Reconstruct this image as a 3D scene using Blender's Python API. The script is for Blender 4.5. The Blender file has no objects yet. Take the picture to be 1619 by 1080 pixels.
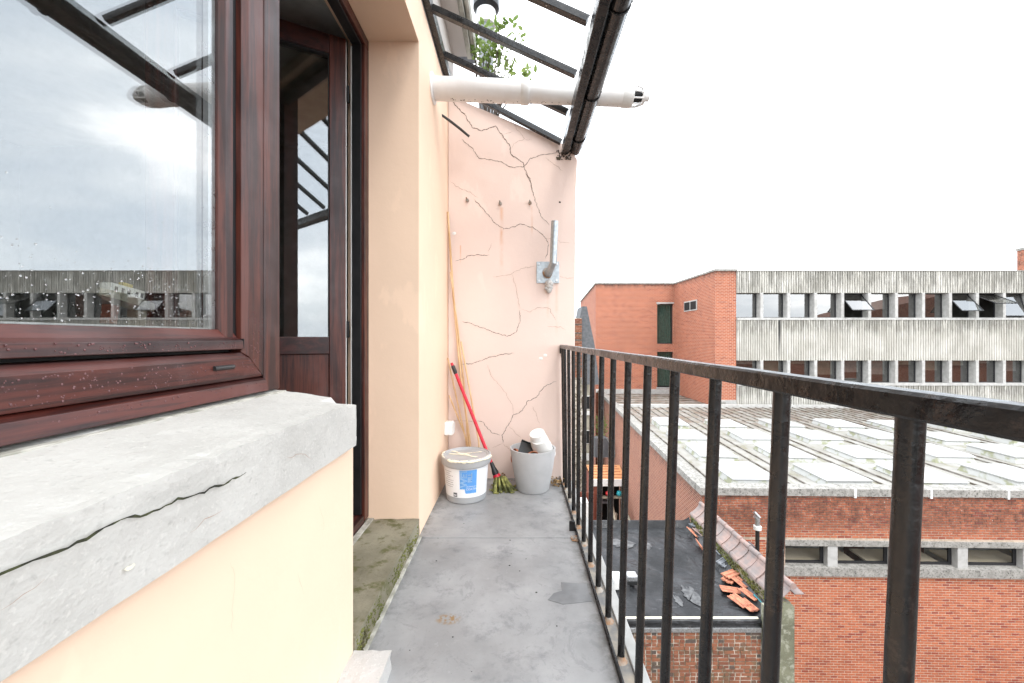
import bpy, bmesh, math, random
from mathutils import Vector, Matrix, noise
R = math.radians
random.seed(7)
S = bpy.context.scene
COL = S.collection

# ------------------------------------------------------------------ camera, world, sun, exposure
CAM_H = 1.12
FPX = 14 / 36 * 1619
cam_d = bpy.data.cameras.new('camera'); cam = bpy.data.objects.new('camera', cam_d); COL.objects.link(cam)
cam.location = (0, 0, CAM_H); cam.rotation_euler = (R(90), 0, 0)
cam_d.sensor_width = 36; cam_d.lens = 14
cam_d.shift_x = -8.5 / 1619; cam_d.shift_y = -6 / 1619
cam_d.clip_start = 0.02; cam_d.clip_end = 2000
S.camera = cam

SUN_EL, SUN_AZ = 55.0, 152.0       # azimuth clockwise from +Y
w = bpy.data.worlds.new('World'); S.world = w; w.use_nodes = True
nt = w.node_tree; nt.nodes.clear()
def wn(t, **k):
    n = nt.nodes.new(t)
    for a, b in k.items(): setattr(n, a, b)
    return n
wo = wn('ShaderNodeOutputWorld'); bg = wn('ShaderNodeBackground'); bg.inputs['Strength'].default_value = 0.12
sky = wn('ShaderNodeTexSky', sky_type='NISHITA'); sky.sun_disc = False
sky.sun_elevation = R(SUN_EL); sky.sun_rotation = R(SUN_AZ); sky.altitude = 50; sky.dust_density = 2.0
tc = wn('ShaderNodeTexCoord'); mp = wn('ShaderNodeMapping'); mp.inputs['Scale'].default_value = (1, 1, 2.6)
n1 = wn('ShaderNodeTexNoise'); n1.inputs['Scale'].default_value = 2.0; n1.inputs['Detail'].default_value = 7; n1.inputs['Roughness'].default_value = .52
n1.inputs['Distortion'].default_value = .35
rp = wn('ShaderNodeValToRGB')
e = rp.color_ramp.elements
e[0].position = .36; e[0].color = (7.6, 8.4, 9.3, 1)
e[1].position = .62; e[1].color = (15.0, 15.1, 15.2, 1)
m_ = rp.color_ramp.elements.new(.5); m_.color = (9.4, 10.0, 10.6, 1)
mx = wn('ShaderNodeMix', data_type='RGBA'); mx.inputs[0].default_value = .90
nt.links.new(tc.outputs['Generated'], mp.inputs['Vector']); nt.links.new(mp.outputs[0], n1.inputs['Vector'])
nt.links.new(n1.outputs['Fac'], rp.inputs['Fac'])
nt.links.new(sky.outputs['Color'], mx.inputs[6]); nt.links.new(rp.outputs['Color'], mx.inputs[7])
nt.links.new(mx.outputs[2], bg.inputs['Color']); nt.links.new(bg.outputs[0], wo.inputs['Surface'])

sd = bpy.data.lights.new('sun', 'SUN'); sd.energy = .55; sd.angle = R(16); sd.color = (1, .96, .9)
sun = bpy.data.objects.new('sun', sd); COL.objects.link(sun)
dv = Vector((math.sin(R(SUN_AZ)) * math.cos(R(SUN_EL)), math.cos(R(SUN_AZ)) * math.cos(R(SUN_EL)), math.sin(R(SUN_EL))))
sun.rotation_euler = dv.to_track_quat('Z', 'Y').to_euler(); sun.location = (3, -5, 12)

S.view_settings.view_transform = 'Standard'; S.view_settings.look = 'None'
S.view_settings.exposure = 1.44; S.view_settings.gamma = 1; S.view_settings.use_curve_mapping = False
S.cycles.max_bounces = 8; S.cycles.diffuse_bounces = 4; S.cycles.glossy_bounces = 4
S.cycles.transparent_max_bounces = 24; S.cycles.transmission_bounces = 4
try: S.cycles.use_denoising = True
except Exception: pass

# ------------------------------------------------------------------ helpers
def tag(o, label=None, cat=None, group=None, kind=None):
    if label: o['label'] = label
    if cat: o['category'] = cat
    if group: o['group'] = group
    if kind: o['kind'] = kind
    return o
def empty(name, label=None, cat=None, loc=(0, 0, 0), group=None, kind=None):
    o = bpy.data.objects.new(name, None); COL.objects.link(o); o.location = loc
    o.empty_display_size = .1
    return tag(o, label, cat, group, kind)

class MB:
    def __init__(s, F=None): s.v = []; s.f = []; s.F = F; s.col = []
    def add(s, vs, fs):
        b = len(s.v)
        for p in vs: s.v.append(tuple(s.F(*p)) if s.F else tuple(p))
        for f in fs: s.f.append(tuple(i + b for i in f))
    def box(s, x0, x1, y0, y1, z0, z1):
        s.add([(x0,y0,z0),(x1,y0,z0),(x1,y1,z0),(x0,y1,z0),(x0,y0,z1),(x1,y0,z1),(x1,y1,z1),(x0,y1,z1)],
              [(0,3,2,1),(4,5,6,7),(0,1,5,4),(1,2,6,5),(2,3,7,6),(3,0,4,7)]); return s
    def obox(s, M, x0, x1, y0, y1, z0, z1):
        vs = [M @ Vector(p) for p in [(x0,y0,z0),(x1,y0,z0),(x1,y1,z0),(x0,y1,z0),(x0,y0,z1),(x1,y0,z1),(x1,y1,z1),(x0,y1,z1)]]
        s.add(vs, [(0,3,2,1),(4,5,6,7),(0,1,5,4),(1,2,6,5),(2,3,7,6),(3,0,4,7)]); return s
    def quad(s, *p): s.add(p, [tuple(range(len(p)))]); return s
    def prism(s, poly, z0, z1):          # poly counter-clockwise in XY
        n = len(poly)
        s.add([(x, y, z0) for x, y in poly] + [(x, y, z1) for x, y in poly],
              [tuple(range(n - 1, -1, -1)), tuple(range(n, 2 * n))] + [(i, (i + 1) % n, n + (i + 1) % n, n + i) for i in range(n)]); return s
    def extrude(s, pts, axis, a, b):     # pts: profile (two other coords in axis order), closed
        def mk(p, t):
            return {'x': (t, p[0], p[1]), 'y': (p[0], t, p[1]), 'z': (p[0], p[1], t)}[axis]
        n = len(pts); ar = sum(pts[i][0]*pts[(i+1)%n][1]-pts[(i+1)%n][0]*pts[i][1] for i in range(n))
        if (ar < 0) != (axis == 'y'): pts = pts[::-1]
        s.add([mk(p, a) for p in pts] + [mk(p, b) for p in pts],
              [tuple(range(n - 1, -1, -1)), tuple(range(n, 2 * n))] + [(i, (i + 1) % n, n + (i + 1) % n, n + i) for i in range(n)]); return s
    def tube(s, pts, r, n=10, caps=True):
        pts = [Vector(p) for p in pts]; k = len(pts)
        rs = r if isinstance(r, (list, tuple)) else [r] * k
        rings = []; ref = None
        for i, p in enumerate(pts):
            t = (pts[min(i + 1, k - 1)] - pts[max(i - 1, 0)]).normalized()
            if ref is None: ref = Vector((0, 0, 1)) if abs(t.z) < .9 else Vector((1, 0, 0))
            a = t.cross(ref).normalized(); b = t.cross(a).normalized(); ref = b.cross(t) * 1.0 if False else ref
            if abs(t.dot(ref)) > .97: a = t.cross(Vector((0, 1, 0))).normalized(); b = t.cross(a).normalized()
            rings.append([p + (a * math.cos(q) + b * math.sin(q)) * rs[i] for q in [2 * math.pi * j / n for j in range(n)]])
        vs = [v for rg in rings for v in rg]; fs = []
        for i in range(k - 1):
            for j in range(n):
                fs.append((i*n + j, i*n + (j+1) % n, (i+1)*n + (j+1) % n, (i+1)*n + j))
        if caps: fs.append(tuple(range(n - 1, -1, -1))); fs.append(tuple(range((k-1)*n, k*n)))
        s.add(vs, fs); return s
    def lathe(s, prof, c=(0, 0, 0), n=32, M=None):     # prof [(r,z)...]
        vs = []; fs = []
        for r, z in prof:
            for j in range(n):
                q = 2 * math.pi * j / n
                p = Vector((r * math.cos(q), r * math.sin(q), z))
                if M: p = M @ p
                vs.append(p + Vector(c))
        for i in range(len(prof) - 1):
            for j in range(n): fs.append((i*n + j, i*n + (j+1) % n, (i+1)*n + (j+1) % n, (i+1)*n + j))
        s.add(vs, fs); return s
    def ball(s, c, r, sx=1, sy=1, sz=1, n=8, m=6):
        vs = [(c[0], c[1], c[2] + r * sz)]
        for i in range(1, m):
            for j in range(n):
                a = math.pi * i / m; b = 2 * math.pi * j / n
                vs.append((c[0] + r*sx*math.sin(a)*math.cos(b), c[1] + r*sy*math.sin(a)*math.sin(b), c[2] + r*sz*math.cos(a)))
        vs.append((c[0], c[1], c[2] - r * sz)); fs = []
        for j in range(n): fs.append((0, 1 + j, 1 + (j+1) % n))
        for i in range(m - 2):
            for j in range(n): fs.append((1+i*n+j, 1+(i+1)*n+j, 1+(i+1)*n+(j+1) % n, 1+i*n+(j+1) % n))
        L = len(vs) - 1
        for j in range(n): fs.append((L, 1+(m-2)*n+(j+1) % n, 1+(m-2)*n+j))
        s.add(vs, fs); return s
    def mesh(s, name, mat, smooth=False, fix=False):
        me = bpy.data.meshes.new(name); me.from_pydata(s.v, [], s.f); me.validate()
        if fix:
            b = bmesh.new(); b.from_mesh(me); bmesh.ops.recalc_face_normals(b, faces=b.faces); b.to_mesh(me); b.free()
        me.materials.append(mat)
        uv = me.uv_layers.new(name='UVMap').data
        for p in me.polygons:
            nrm = p.normal
            if abs(nrm.z) > .75:
                for li in p.loop_indices:
                    c = me.vertices[me.loops[li].vertex_index].co; uv[li].uv = (c.x, c.y)
            else:
                t = Vector((nrm.y, -nrm.x, 0)).normalized() if (abs(nrm.x) + abs(nrm.y)) > 1e-6 else Vector((1, 0, 0))
                if abs(nrm.y) > abs(nrm.x):
                    if t.x < 0: t = -t
                elif t.y < 0: t = -t
                for li in p.loop_indices:
                    c = me.vertices[me.loops[li].vertex_index].co; uv[li].uv = (c.dot(t), c.z)
        if smooth:
            me.polygons.foreach_set('use_smooth', [True] * len(me.polygons)); me.set_sharp_from_angle(angle=R(35))
        return me
    def build(s, name, mat, parent=None, bevel=0, smooth=False, fix=False, loc=None, **tags):
        return link(name, s.mesh(name, mat, smooth, fix), parent, bevel, smooth, loc, **tags)
def link(name, me, parent=None, bevel=0, smooth=False, loc=None, **tags):
    o = bpy.data.objects.new(name, me); COL.objects.link(o)
    if parent: o.parent = parent
    if loc is not None: o.location = loc
    if bevel:
        m = o.modifiers.new('bevel', 'BEVEL'); m.width = bevel; m.segments = 2; m.limit_method = 'ANGLE'; m.angle_limit = R(40)
    if smooth and hasattr(me, 'shade_auto_smooth'): pass
    return tag(o, **tags)
def copy_tree(o, parent=None):
    kids = [c for c in bpy.data.objects if c.parent == o] if o.get('_kids') is None else o['_kids']
    c = o.copy(); COL.objects.link(c)
    if parent: c.parent = parent
    for k in kids: copy_tree(k, c)
    return c
def B(name, mat, parent, x0, x1, y0, y1, z0, z1, bevel=0, F=None, **t):
    return MB(F).box(x0, x1, y0, y1, z0, z1).build(name, mat, parent, bevel, **t)

def rough_block(x0, x1, y0, y1, z0, z1, step, amp, scale=6, seed=0, F=None):
    """box with subdivided faces pushed about by noise: hewn stone"""
    b = bmesh.new(); bmesh.ops.create_cube(b, size=1)
    for v in b.verts: v.co = Vector(((x0+x1)/2 + v.co.x*(x1-x0), (y0+y1)/2 + v.co.y*(y1-y0), (z0+z1)/2 + v.co.z*(z1-z0)))
    for ax, L in ((0, x1-x0), (1, y1-y0), (2, z1-z0)):
        n = max(0, int(L / step) - 1)
        if n:
            es = [e for e in b.edges if abs((e.verts[0].co - e.verts[1].co).normalized()[ax]) > .99]
            bmesh.ops.subdivide_edges(b, edges=es, cuts=n, use_grid_fill=True)
    b.normal_update()
    for v in b.verts:
        k = noise.noise(v.co * scale + Vector((seed, 0, 0))) + .5 * noise.noise(v.co * scale * 3.1 + Vector((seed, 9, 0)))
        edge = sum((abs(v.co[i] - a) < 1e-5 or abs(v.co[i] - c) < 1e-5) for i, a, c in ((0, x0, x1), (1, y0, y1), (2, z0, z1)))
        v.co = v.co + v.normal * (amp * k - (amp * 1.2 * max(0, noise.noise(v.co * scale * 5)) if edge >= 2 else 0))
    m = MB(F); b.verts.index_update()
    m.add([v.co[:] for v in b.verts], [[v.index for v in f.verts] for f in b.faces]); b.free()
    return m

# ------------------------------------------------------------------ materials
class NT:
    def __init__(s, name):
        s.m = bpy.data.materials.new(name); s.m.use_nodes = True; s.t = s.m.node_tree; s.t.nodes.clear()
        s.out = s.n('ShaderNodeOutputMaterial'); s.b = s.n('ShaderNodeBsdfPrincipled'); s.l(s.b.outputs[0], s.out.inputs[0])
        s.pos = s.n('ShaderNodeNewGeometry').outputs['Position']
    def n(s, t, **k):
        x = s.t.nodes.new(t)
        for a, b in k.items(): setattr(x, a, b)
        return x
    def l(s, a, b): s.t.links.new(a, b)
    def inp(s, sock, v):
        if hasattr(v, 'links') or hasattr(v, 'is_output'): s.l(v, sock)
        elif isinstance(v, (tuple, list)) and len(v) == 3 and sock.type == 'RGBA': sock.default_value = (*v, 1)
        else: sock.default_value = v
    def map(s, vec=None, scale=(1, 1, 1), loc=(0, 0, 0), rot=(0, 0, 0)):
        x = s.n('ShaderNodeMapping'); s.l(vec or s.pos, x.inputs[0]); x.inputs['Scale'].default_value = scale
        x.inputs['Location'].default_value = loc; x.inputs['Rotation'].default_value = rot; return x.outputs[0]
    def noise(s, scale, vec=None, detail=4, rough=.55, dist=0, stretch=None, loc=(0, 0, 0)):
        v = s.map(vec, stretch or (1, 1, 1), loc)
        x = s.n('ShaderNodeTexNoise'); s.l(v, x.inputs['Vector']); x.inputs['Scale'].default_value = scale
        x.inputs['Detail'].default_value = detail; x.inputs['Roughness'].default_value = rough; x.inputs['Distortion'].default_value = dist
        return x.outputs['Fac']
    def ramp(s, f, a, b, c0=0.0, c1=1.0):
        x = s.n('ShaderNodeMapRange'); x.interpolation_type = 'SMOOTHSTEP'
        s.l(f, x.inputs[0]); x.inputs[1].default_value = a; x.inputs[2].default_value = b; x.inputs[3].default_value = c0; x.inputs[4].default_value = c1
        return x.outputs[0]
    def mix(s, f, a, b, mode='MIX'):
        x = s.n('ShaderNodeMix', data_type='RGBA', blend_type=mode); s.inp(x.inputs[0], f); s.inp(x.inputs[6], a); s.inp(x.inputs[7], b)
        return x.outputs[2]
    def math(s, op, a, b=0.0, c=None):
        x = s.n('ShaderNodeMath', operation=op); s.inp(x.inputs[0], a); s.inp(x.inputs[1], b)
        if c is not None: s.inp(x.inputs[2], c)
        return x.outputs[0]
    def sep(s, v=None):
        x = s.n('ShaderNodeSeparateXYZ'); s.l(v or s.pos, x.inputs[0]); return x.outputs
    def bump(s, h, strength=.3, dist=.01, prev=None):
        x = s.n('ShaderNodeBump'); s.l(h, x.inputs['Height']); x.inputs['Strength'].default_value = strength; x.inputs['Distance'].default_value = dist
        if prev: s.l(prev, x.inputs['Normal'])
        return x.outputs[0]
    def fin(s, col, rough=.7, normal=None, metal=0, spec=None, coat=None, **k):
        s.inp(s.b.inputs['Base Color'], col); s.inp(s.b.inputs['Roughness'], rough); s.inp(s.b.inputs['Metallic'], metal)
        if normal: s.l(normal, s.b.inputs['Normal'])
        if spec is not None: s.b.inputs['Specular IOR Level'].default_value = spec
        if coat is not None: s.b.inputs['Coat Weight'].default_value = coat; s.b.inputs['Coat Roughness'].default_value = .2
        return s.m

def simple(name, c, c2=None, scale=8, rough=.6, bump=.15, bscale=60, bdist=.002, metal=0, lo=.35, hi=.65, coat=None, stretch=None, spec=None):
    t = NT(name); f = t.ramp(t.noise(scale, stretch=stretch), lo, hi)
    c2 = c2 or tuple(x * .8 for x in c)
    col = t.mix(f, c, c2)
    h = t.noise(bscale, stretch=stretch)
    rr = t.ramp(t.noise(scale * 1.7, stretch=stretch, loc=(3, 1, 2)), .3, .7, max(.02, rough - .1), min(1, rough + .1))
    return t.fin(col, rr, t.bump(h, bump, bdist) if bump else None, metal, coat=coat, spec=spec)

M = {}
# painted render
def plaster(name, c, dirt=(.45, .36, .28), amt=.25, streaks=()):
    t = NT(name)
    f = t.ramp(t.noise(1.6, detail=6), .3, .75)
    col = t.mix(f, c, tuple(x * .94 for x in c))
    g = t.ramp(t.noise(9, detail=6, rough=.7), .66, .80, 0, amt); col = t.mix(g, col, dirt)
    k = t.ramp(t.noise(5, detail=5, rough=.6, stretch=(1, 1, .4), loc=(5, 2, 7)), .60, .66, 0, .35); col = t.mix(k, col, tuple(min(1, x * 1.12) for x in c))
    x, y, z = t.sep()
    for (sx, z0, z1, wd, am) in streaks:
        a = t.math('ABSOLUTE', t.math('SUBTRACT', x, sx)); a = t.ramp(a, 0, wd, 1, 0)
        b = t.ramp(z, z1, z1 + (z0 - z1) * .5, 0, 1); c_ = t.ramp(z, z0 - .01, z0, 1, 0)
        mk = t.math('MULTIPLY', t.math('MULTIPLY', t.math('MULTIPLY', a, b), c_), am)
        mk = t.math('MULTIPLY', mk, t.ramp(t.noise(9, stretch=(1, 1, .6)), .35, .6, .1, 1))
        col = t.mix(mk, col, (.62, .27, .09))
    nb = t.bump(t.noise(90, detail=3), .12, .002); nb = t.bump(t.noise(7, detail=5), .22, .012, nb)
    return t.fin(col, .72, nb)
M['peach'] = plaster('peach_render', (.845, .625, .462), amt=.05)
_q = 3.164 / FPX
M['pink'] = plaster('pink_render', (.75, .60, .53), amt=.22, streaks=(((793-818)*_q, 2.16, 1.50, .022, .5), ((841-818)*_q, 2.17, 1.9, .012, .5), ((728-818)*_q, 1.86, 1.68, .008, .6), ((880-818)*_q, 1.55, 1.1, .02, .25), ((866-818)*_q, 1.52, 1.25, .015, .35)))
# stone
def stone(name, c, c2, moss=None, mossamt=(.55, .7), sc=1.0, bump=.5):
    t = NT(name)
    col = t.mix(t.ramp(t.noise(3*sc, detail=8, rough=.65), .3, .7), c, c2)
    col = t.mix(t.ramp(t.noise(70*sc, detail=2), .60, .74, 0, .28), col, tuple(x * .55 for x in c))
    col = t.mix(t.ramp(t.noise(120*sc, detail=2, loc=(4, 4, 4)), .58, .70, 0, .55), col, tuple(min(1, x * 1.35) for x in c))
    col = t.mix(t.ramp(t.noise(10*sc, detail=6, rough=.7, stretch=(1, .25, 1), loc=(1, 7, 3)), .60, .67, 0, .18), col, tuple(x * .6 for x in c))
    if moss: col = t.mix(t.ramp(t.noise(9*sc, detail=7, rough=.7, loc=(8, 8, 1)), *mossamt), col, moss)
    nb = t.bump(t.noise(140*sc, detail=4), bump, .002); nb = t.bump(t.noise(14*sc, detail=7), bump, .008, nb)
    return t.fin(col, .85, nb)
M['bluestone'] = stone('grey_sill_stone', (.42, .405, .375), (.52, .505, .47), bump=.55)
M['whitestone'] = stone('white_rough_stone', (.44, .43, .41), (.52, .50, .48), sc=1.3)
M['step'] = stone('wet_doorstep_stone', (.13, .115, .075), (.27, .245, .175), moss=(.10, .095, .035), mossamt=(.50, .62))
M['moss'] = stone('moss', (.075, .08, .018), (.17, .175, .04), moss=(.06, .05, .02), mossamt=(.5, .6), bump=1)
M['speckconc'] = stone('weathered_coping_concrete', (.22, .21, .19), (.38, .36, .33), moss=(.07, .065, .056), mossamt=(.50, .66), sc=2.2)
M['rubble'] = stone('mossy_rubble', (.30, .27, .22), (.13, .12, .09), moss=(.20, .21, .06), mossamt=(.5, .6), sc=.8, bump=1)
M['lichen_render'] = stone('lichen_covered_render', (.21, .21, .14), (.12, .12, .08), moss=(.32, .32, .25), mossamt=(.5, .62), sc=.8, bump=.8)
# zinc floor
t = NT('zinc_floor')
col = t.mix(t.ramp(t.noise(2.2, detail=8, rough=.6), .28, .72), (.21, .211, .212), (.34, .34, .34))
col = t.mix(t.ramp(t.noise(7, detail=8, rough=.75, loc=(3, 0, 0)), .50, .70, 0, .7), col, (.135, .14, .147))
col = t.mix(t.ramp(t.noise(25, detail=6, rough=.75, loc=(3, 8, 0)), .60, .72, 0, .55), col, (.34, .34, .34))
col = t.mix(t.ramp(t.noise(130, detail=2), .68, .76, 0, .5), col, (.12, .12, .12))
x, y, z = t.sep()
ed_ = t.math('MAXIMUM', t.ramp(x, -.50, -.55, 0, 1), t.ramp(x, .27, .335, 0, 1)); ed_ = t.math('MAXIMUM', ed_, t.ramp(y, 3.05, 3.16, 0, 1))
col = t.mix(t.math('MULTIPLY', ed_, t.ramp(t.noise(12, detail=7, rough=.75), .40, .62, 0, .75)), col, (.085, .08, .07))
col = t.mix(t.ramp(t.noise(4.5, detail=9, rough=.8, dist=2, loc=(9, 9, 0)), .56, .60, 0, .3), col, (.13, .135, .14))
d = t.math('ADD', t.math('POWER', t.math('SUBTRACT', x, -.275), 2.0), t.math('POWER', t.math('MULTIPLY', t.math('SUBTRACT', y, 1.585), 1.6), 2.0))
col = t.mix(t.math('MULTIPLY', t.ramp(d, .0002, .0035, 1, 0), t.ramp(t.noise(60, detail=5), .42, .58)), col, (.24, .145, .06))
M['zinc'] = t.fin(col, t.ramp(t.noise(3, detail=6), .3, .7, .42, .65), t.bump(t.noise(5, detail=4), .25, .01))
M['zincdark'] = simple('zinc_patch', (.14, .143, .147), (.20, .205, .21), rough=.5)
M['caulk'] = simple('pale_mortar_strip', (.45, .43, .38), (.25, .24, .20), 20, .8, .5)
# mahogany foil
def wood(name, c1, c2, axis, rough=.38, coat=.12, dens=30):
    t = NT(name); st = {'y': (1, .05, 1), 'z': (1, 1, .05), 'x': (.05, 1, 1)}[axis]
    f = t.noise(dens, detail=6, rough=.65, stretch=st, dist=.4)
    col = t.mix(t.ramp(f, .38, .62), c1, tuple(x * 1.35 for x in c2))
    col = t.mix(t.ramp(t.noise(dens*5, detail=3, stretch=st), .55, .7, 0, .5), col, tuple(x * .5 for x in c1))
    col = t.mix(t.ramp(t.noise(5, detail=6), .5, .75, 0, .14), col, (.20, .15, .15))
    return t.fin(col, t.ramp(t.noise(8, detail=5), .3, .7, rough, rough + .15), t.bump(t.noise(dens*4, stretch=st), .12, .001), coat=coat)
M['mahog_y'] = wood('mahogany_foil_along', (.018, .0042, .0038), (.068, .014, .009), 'y')
M['mahog_z'] = wood('mahogany_foil_upright', (.022, .0052, .0044), (.072, .017, .010), 'z')
M['mahog_x'] = wood('mahogany_foil_across', (.018, .004, .004), (.042, .009, .007), 'x')
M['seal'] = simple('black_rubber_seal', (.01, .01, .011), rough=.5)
M['alu'] = simple('aluminium', (.55, .56, .57), (.4, .4, .4), 20, .35, .05, metal=.8)
M['whiteplast'] = simple('white_plastic', (.78, .78, .76), (.70, .69, .66), 6, .4, .03)
M['offwhite'] = simple('offwhite_plastic', (.80, .79, .775), (.765, .75, .725), 14, .45, .05)
# railing and canopy paint
def blackpaint(name, worn, amt):
    t = NT(name)
    col = t.mix(t.ramp(t.noise(11, detail=6), .35, .7), (.005, .005, .006), (.014, .013, .012))
    col = t.mix(t.ramp(t.noise(30, detail=7, rough=.75, loc=(2, 5, 1)), amt, amt + .10, 0, .7), col, worn)
    col = t.mix(t.ramp(t.noise(90, detail=3, loc=(7, 5, 1)), .72, .78, 0, .5), col, (.16, .16, .16))
    nb = t.bump(t.noise(45, detail=4), .5, .004); nb = t.bump(t.noise(160, detail=2), .3, .001, nb)
    return t.fin(col, t.ramp(t.noise(25, detail=5), .35, .7, .20, .42), nb, spec=.5)
M['railpaint'] = blackpaint('chipped_black_paint', (.045, .034, .028), .58)
M['toppaint'] = blackpaint('rusty_black_handrail_paint', (.050, .034, .027), .53)
M['canopypaint'] = blackpaint('weathered_black_canopy_paint', (.022, .018, .016), .60)
M['rust'] = simple('rusty_plate', (.26, .14, .07), (.30, .28, .25), 25, .85, .6, bdist=.004)
M['ledge'] = simple('dirty_ledge_zinc', (.13, .13, .13), (.28, .24, .19), 14, .7, .5)
M['slabedge'] = simple('pale_slab_edge', (.38, .38, .37), (.30, .30, .29), 9, .8, .3)
M['crack'] = simple('crack_shade', (.17, .125, .10), rough=.95, bump=0)
M['crackpale'] = simple('hairline_crack', (.45, .32, .25), rough=.95, bump=0)
M['peachline'] = simple('peach_hairline', (.60, .42, .29), rough=.9, bump=0)
M['crackmoss'] = simple('mossy_crack', (.018, .018, .012), (.05, .055, .02), 40, .95)
# glass
def glass(name, ior, tint=(.93, .95, .94)):
    t = NT(name); t.t.nodes.remove(t.b)
    g = t.n('ShaderNodeNewGeometry'); bf = g.outputs['Backfacing']
    ir = t.n('ShaderNodeMix'); ir.data_type = 'FLOAT'; t.l(bf, ir.inputs[0]); ir.inputs[2].default_value = ior; ir.inputs[3].default_value = 1 / ior
    fr = t.n('ShaderNodeFresnel'); t.l(ir.outputs[0], fr.inputs['IOR'])
    tr = t.n('ShaderNodeBsdfTransparent'); tr.inputs[0].default_value = (*tint, 1)
    gl = t.n('ShaderNodeBsdfGlossy'); gl.inputs['Roughness'].default_value = 0.0
    ms = t.n('ShaderNodeMixShader'); t.l(fr.outputs[0], ms.inputs[0]); t.l(tr.outputs[0], ms.inputs[1]); t.l(gl.outputs[0], ms.inputs[2])
    t.l(ms.outputs[0], t.out.inputs[0]); return t.m
M['glass'] = glass('window_glass', 2.6)
M['farglass'] = glass('office_glass', 3.4, (.5, .52, .5))
M['clearglass'] = glass('clear_glass', 1.45)
t = NT('raindrop_water'); t.b.inputs['Transmission Weight'].default_value = .9; t.b.inputs['IOR'].default_value = 1.33
M['drop'] = t.fin((1, 1, 1), .02, spec=.8)
M['framedrop'] = simple('water_on_brown_foil', (.15, .075, .075), (.10, .045, .045), rough=.06, bump=0, spec=.35)
# bricks
def brick_tex(name, c1, c2, c3, mortar, bw=.2, bh=.071, ms=.012, bump=.6, dirt=None):
    t = NT(name)
    uv = t.n('ShaderNodeUVMap'); v = uv.outputs[0]
    b = t.n('ShaderNodeTexBrick'); t.l(v, b.inputs['Vector']); b.inputs['Scale'].default_value = 1
    b.inputs['Brick Width'].default_value = bw; b.inputs['Row Height'].default_value = bh; b.inputs['Mortar Size'].default_value = ms / 2
    b.inputs['Mortar Smooth'].default_value = .2; b.inputs['Color1'].default_value = (0, 0, 0, 1); b.inputs['Color2'].default_value = (1, 1, 1, 1); b.inputs['Mortar'].default_value = (.5, .5, .5, 1)
    b.inputs['Bias'].default_value = 0
    sx = t.n('ShaderNodeSeparateColor'); t.l(b.outputs['Color'], sx.inputs[0]); r = sx.outputs[0]
    col = t.mix(t.ramp(r, 0, .6), c1, c2); col = t.mix(t.ramp(r, .75, 1), col, c3)
    col = t.mix(t.ramp(t.noise(1.1, detail=6, rough=.6), .3, .7, 0, .45), col, tuple(x * .72 for x in c1))
    col = t.mix(t.ramp(t.noise(30, detail=4), .5, .8, 0, .4), col, tuple(x * .55 for x in c1))
    col = t.mix(b.outputs['Fac'], col, mortar)
    if dirt:
        x, y, z = t.sep()
        k = t.ramp(z, dirt[0], dirt[1], 0, 1); k = t.math('MULTIPLY', k, t.ramp(t.noise(6, detail=7, rough=.75, stretch=(1, 1, .5)), .35, .7, 0, .9))
        col = t.mix(k, col, (.045, .035, .03))
    inv = t.math('SUBTRACT', 1.0, b.outputs['Fac'])
    nb = t.bump(inv, bump, .01); nb = t.bump(t.noise(60), .3, .004, nb)
    return t.fin(col, .9, nb)
ORG = ((.34, .088, .044), (.42, .125, .062), (.26, .06, .034))
M['towerbrick'] = brick_tex('orange_brick', *ORG, (.50, .34, .25), bw=.27, bh=.10, ms=.022, dirt=(5.0, 5.45))
M['hallsidebrick'] = brick_tex('hall_side_brick', (.23, .07, .042), (.29, .10, .058), (.18, .05, .032), (.46, .31, .23), ms=.018, dirt=(-3.9, -3.4))
M['oldbricktex'] = brick_tex('old_brown_brick', (.20, .09, .05), (.28, .13, .07), (.10, .08, .06), (.40, .34, .26))
def brickpiece(name, c1, c2, c3, grime, gz=None, gamt=.0):
    t = NT(name); g = t.n('ShaderNodeNewGeometry'); oi = t.n('ShaderNodeObjectInfo')
    r = t.math('FRACT', t.math('ADD', g.outputs['Random Per Island'], oi.outputs['Random']))
    col = t.mix(t.ramp(r, .1, .6), c1, c2); col = t.mix(t.ramp(r, .78, .92), col, c3)
    col = t.mix(t.ramp(t.noise(35, detail=5, rough=.7), .45, .75, 0, .5), col, tuple(x * .55 for x in c1))
    col = t.mix(t.ramp(t.noise(.9, detail=5, loc=(3, 3, 3)), .4, .7, 0, .35), col, tuple(x * .7 for x in c1))
    if gz:
        x, y, z = t.sep(); k = t.ramp(z, gz[0], gz[1], 0, 1)
        k = t.math('MULTIPLY', k, t.ramp(t.noise(4, detail=8, rough=.8), .30, .62, 0, .62)); col = t.mix(k, col, grime)
        col = t.mix(t.math('MULTIPLY', t.ramp(z, gz[0] - .6, gz[1], 0, 1), t.ramp(t.noise(16, detail=3, loc=(9, 1, 1)), .68, .74, 0, .8)), col, (.62, .56, .50))
    else:
        col = t.mix(t.ramp(t.noise(3, detail=7, rough=.75, loc=(1, 5, 5)), .5, .66, 0, gamt), col, grime)
    return t.fin(col, .88, t.bump(t.noise(80, detail=4), .5, .004))
M['hallbrick'] = brickpiece('hall_brick', (.40, .108, .050), (.49, .15, .07), (.29, .062, .036), (.05, .034, .028), gz=(-4.8, -3.95))
M['oldbrick'] = brickpiece('old_wall_brick', (.20, .07, .04), (.30, .115, .06), (.085, .075, .065), (.13, .105, .06), gamt=.85)
M['mortar'] = simple('pale_mortar', (.55, .43, .33), (.42, .33, .25), 12, .95, .5)
t = NT('hall_mortar'); x, y, z = t.sep()
col = t.mix(t.ramp(t.noise(12), .35, .65), (.58, .45, .35), (.42, .33, .25))
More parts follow.
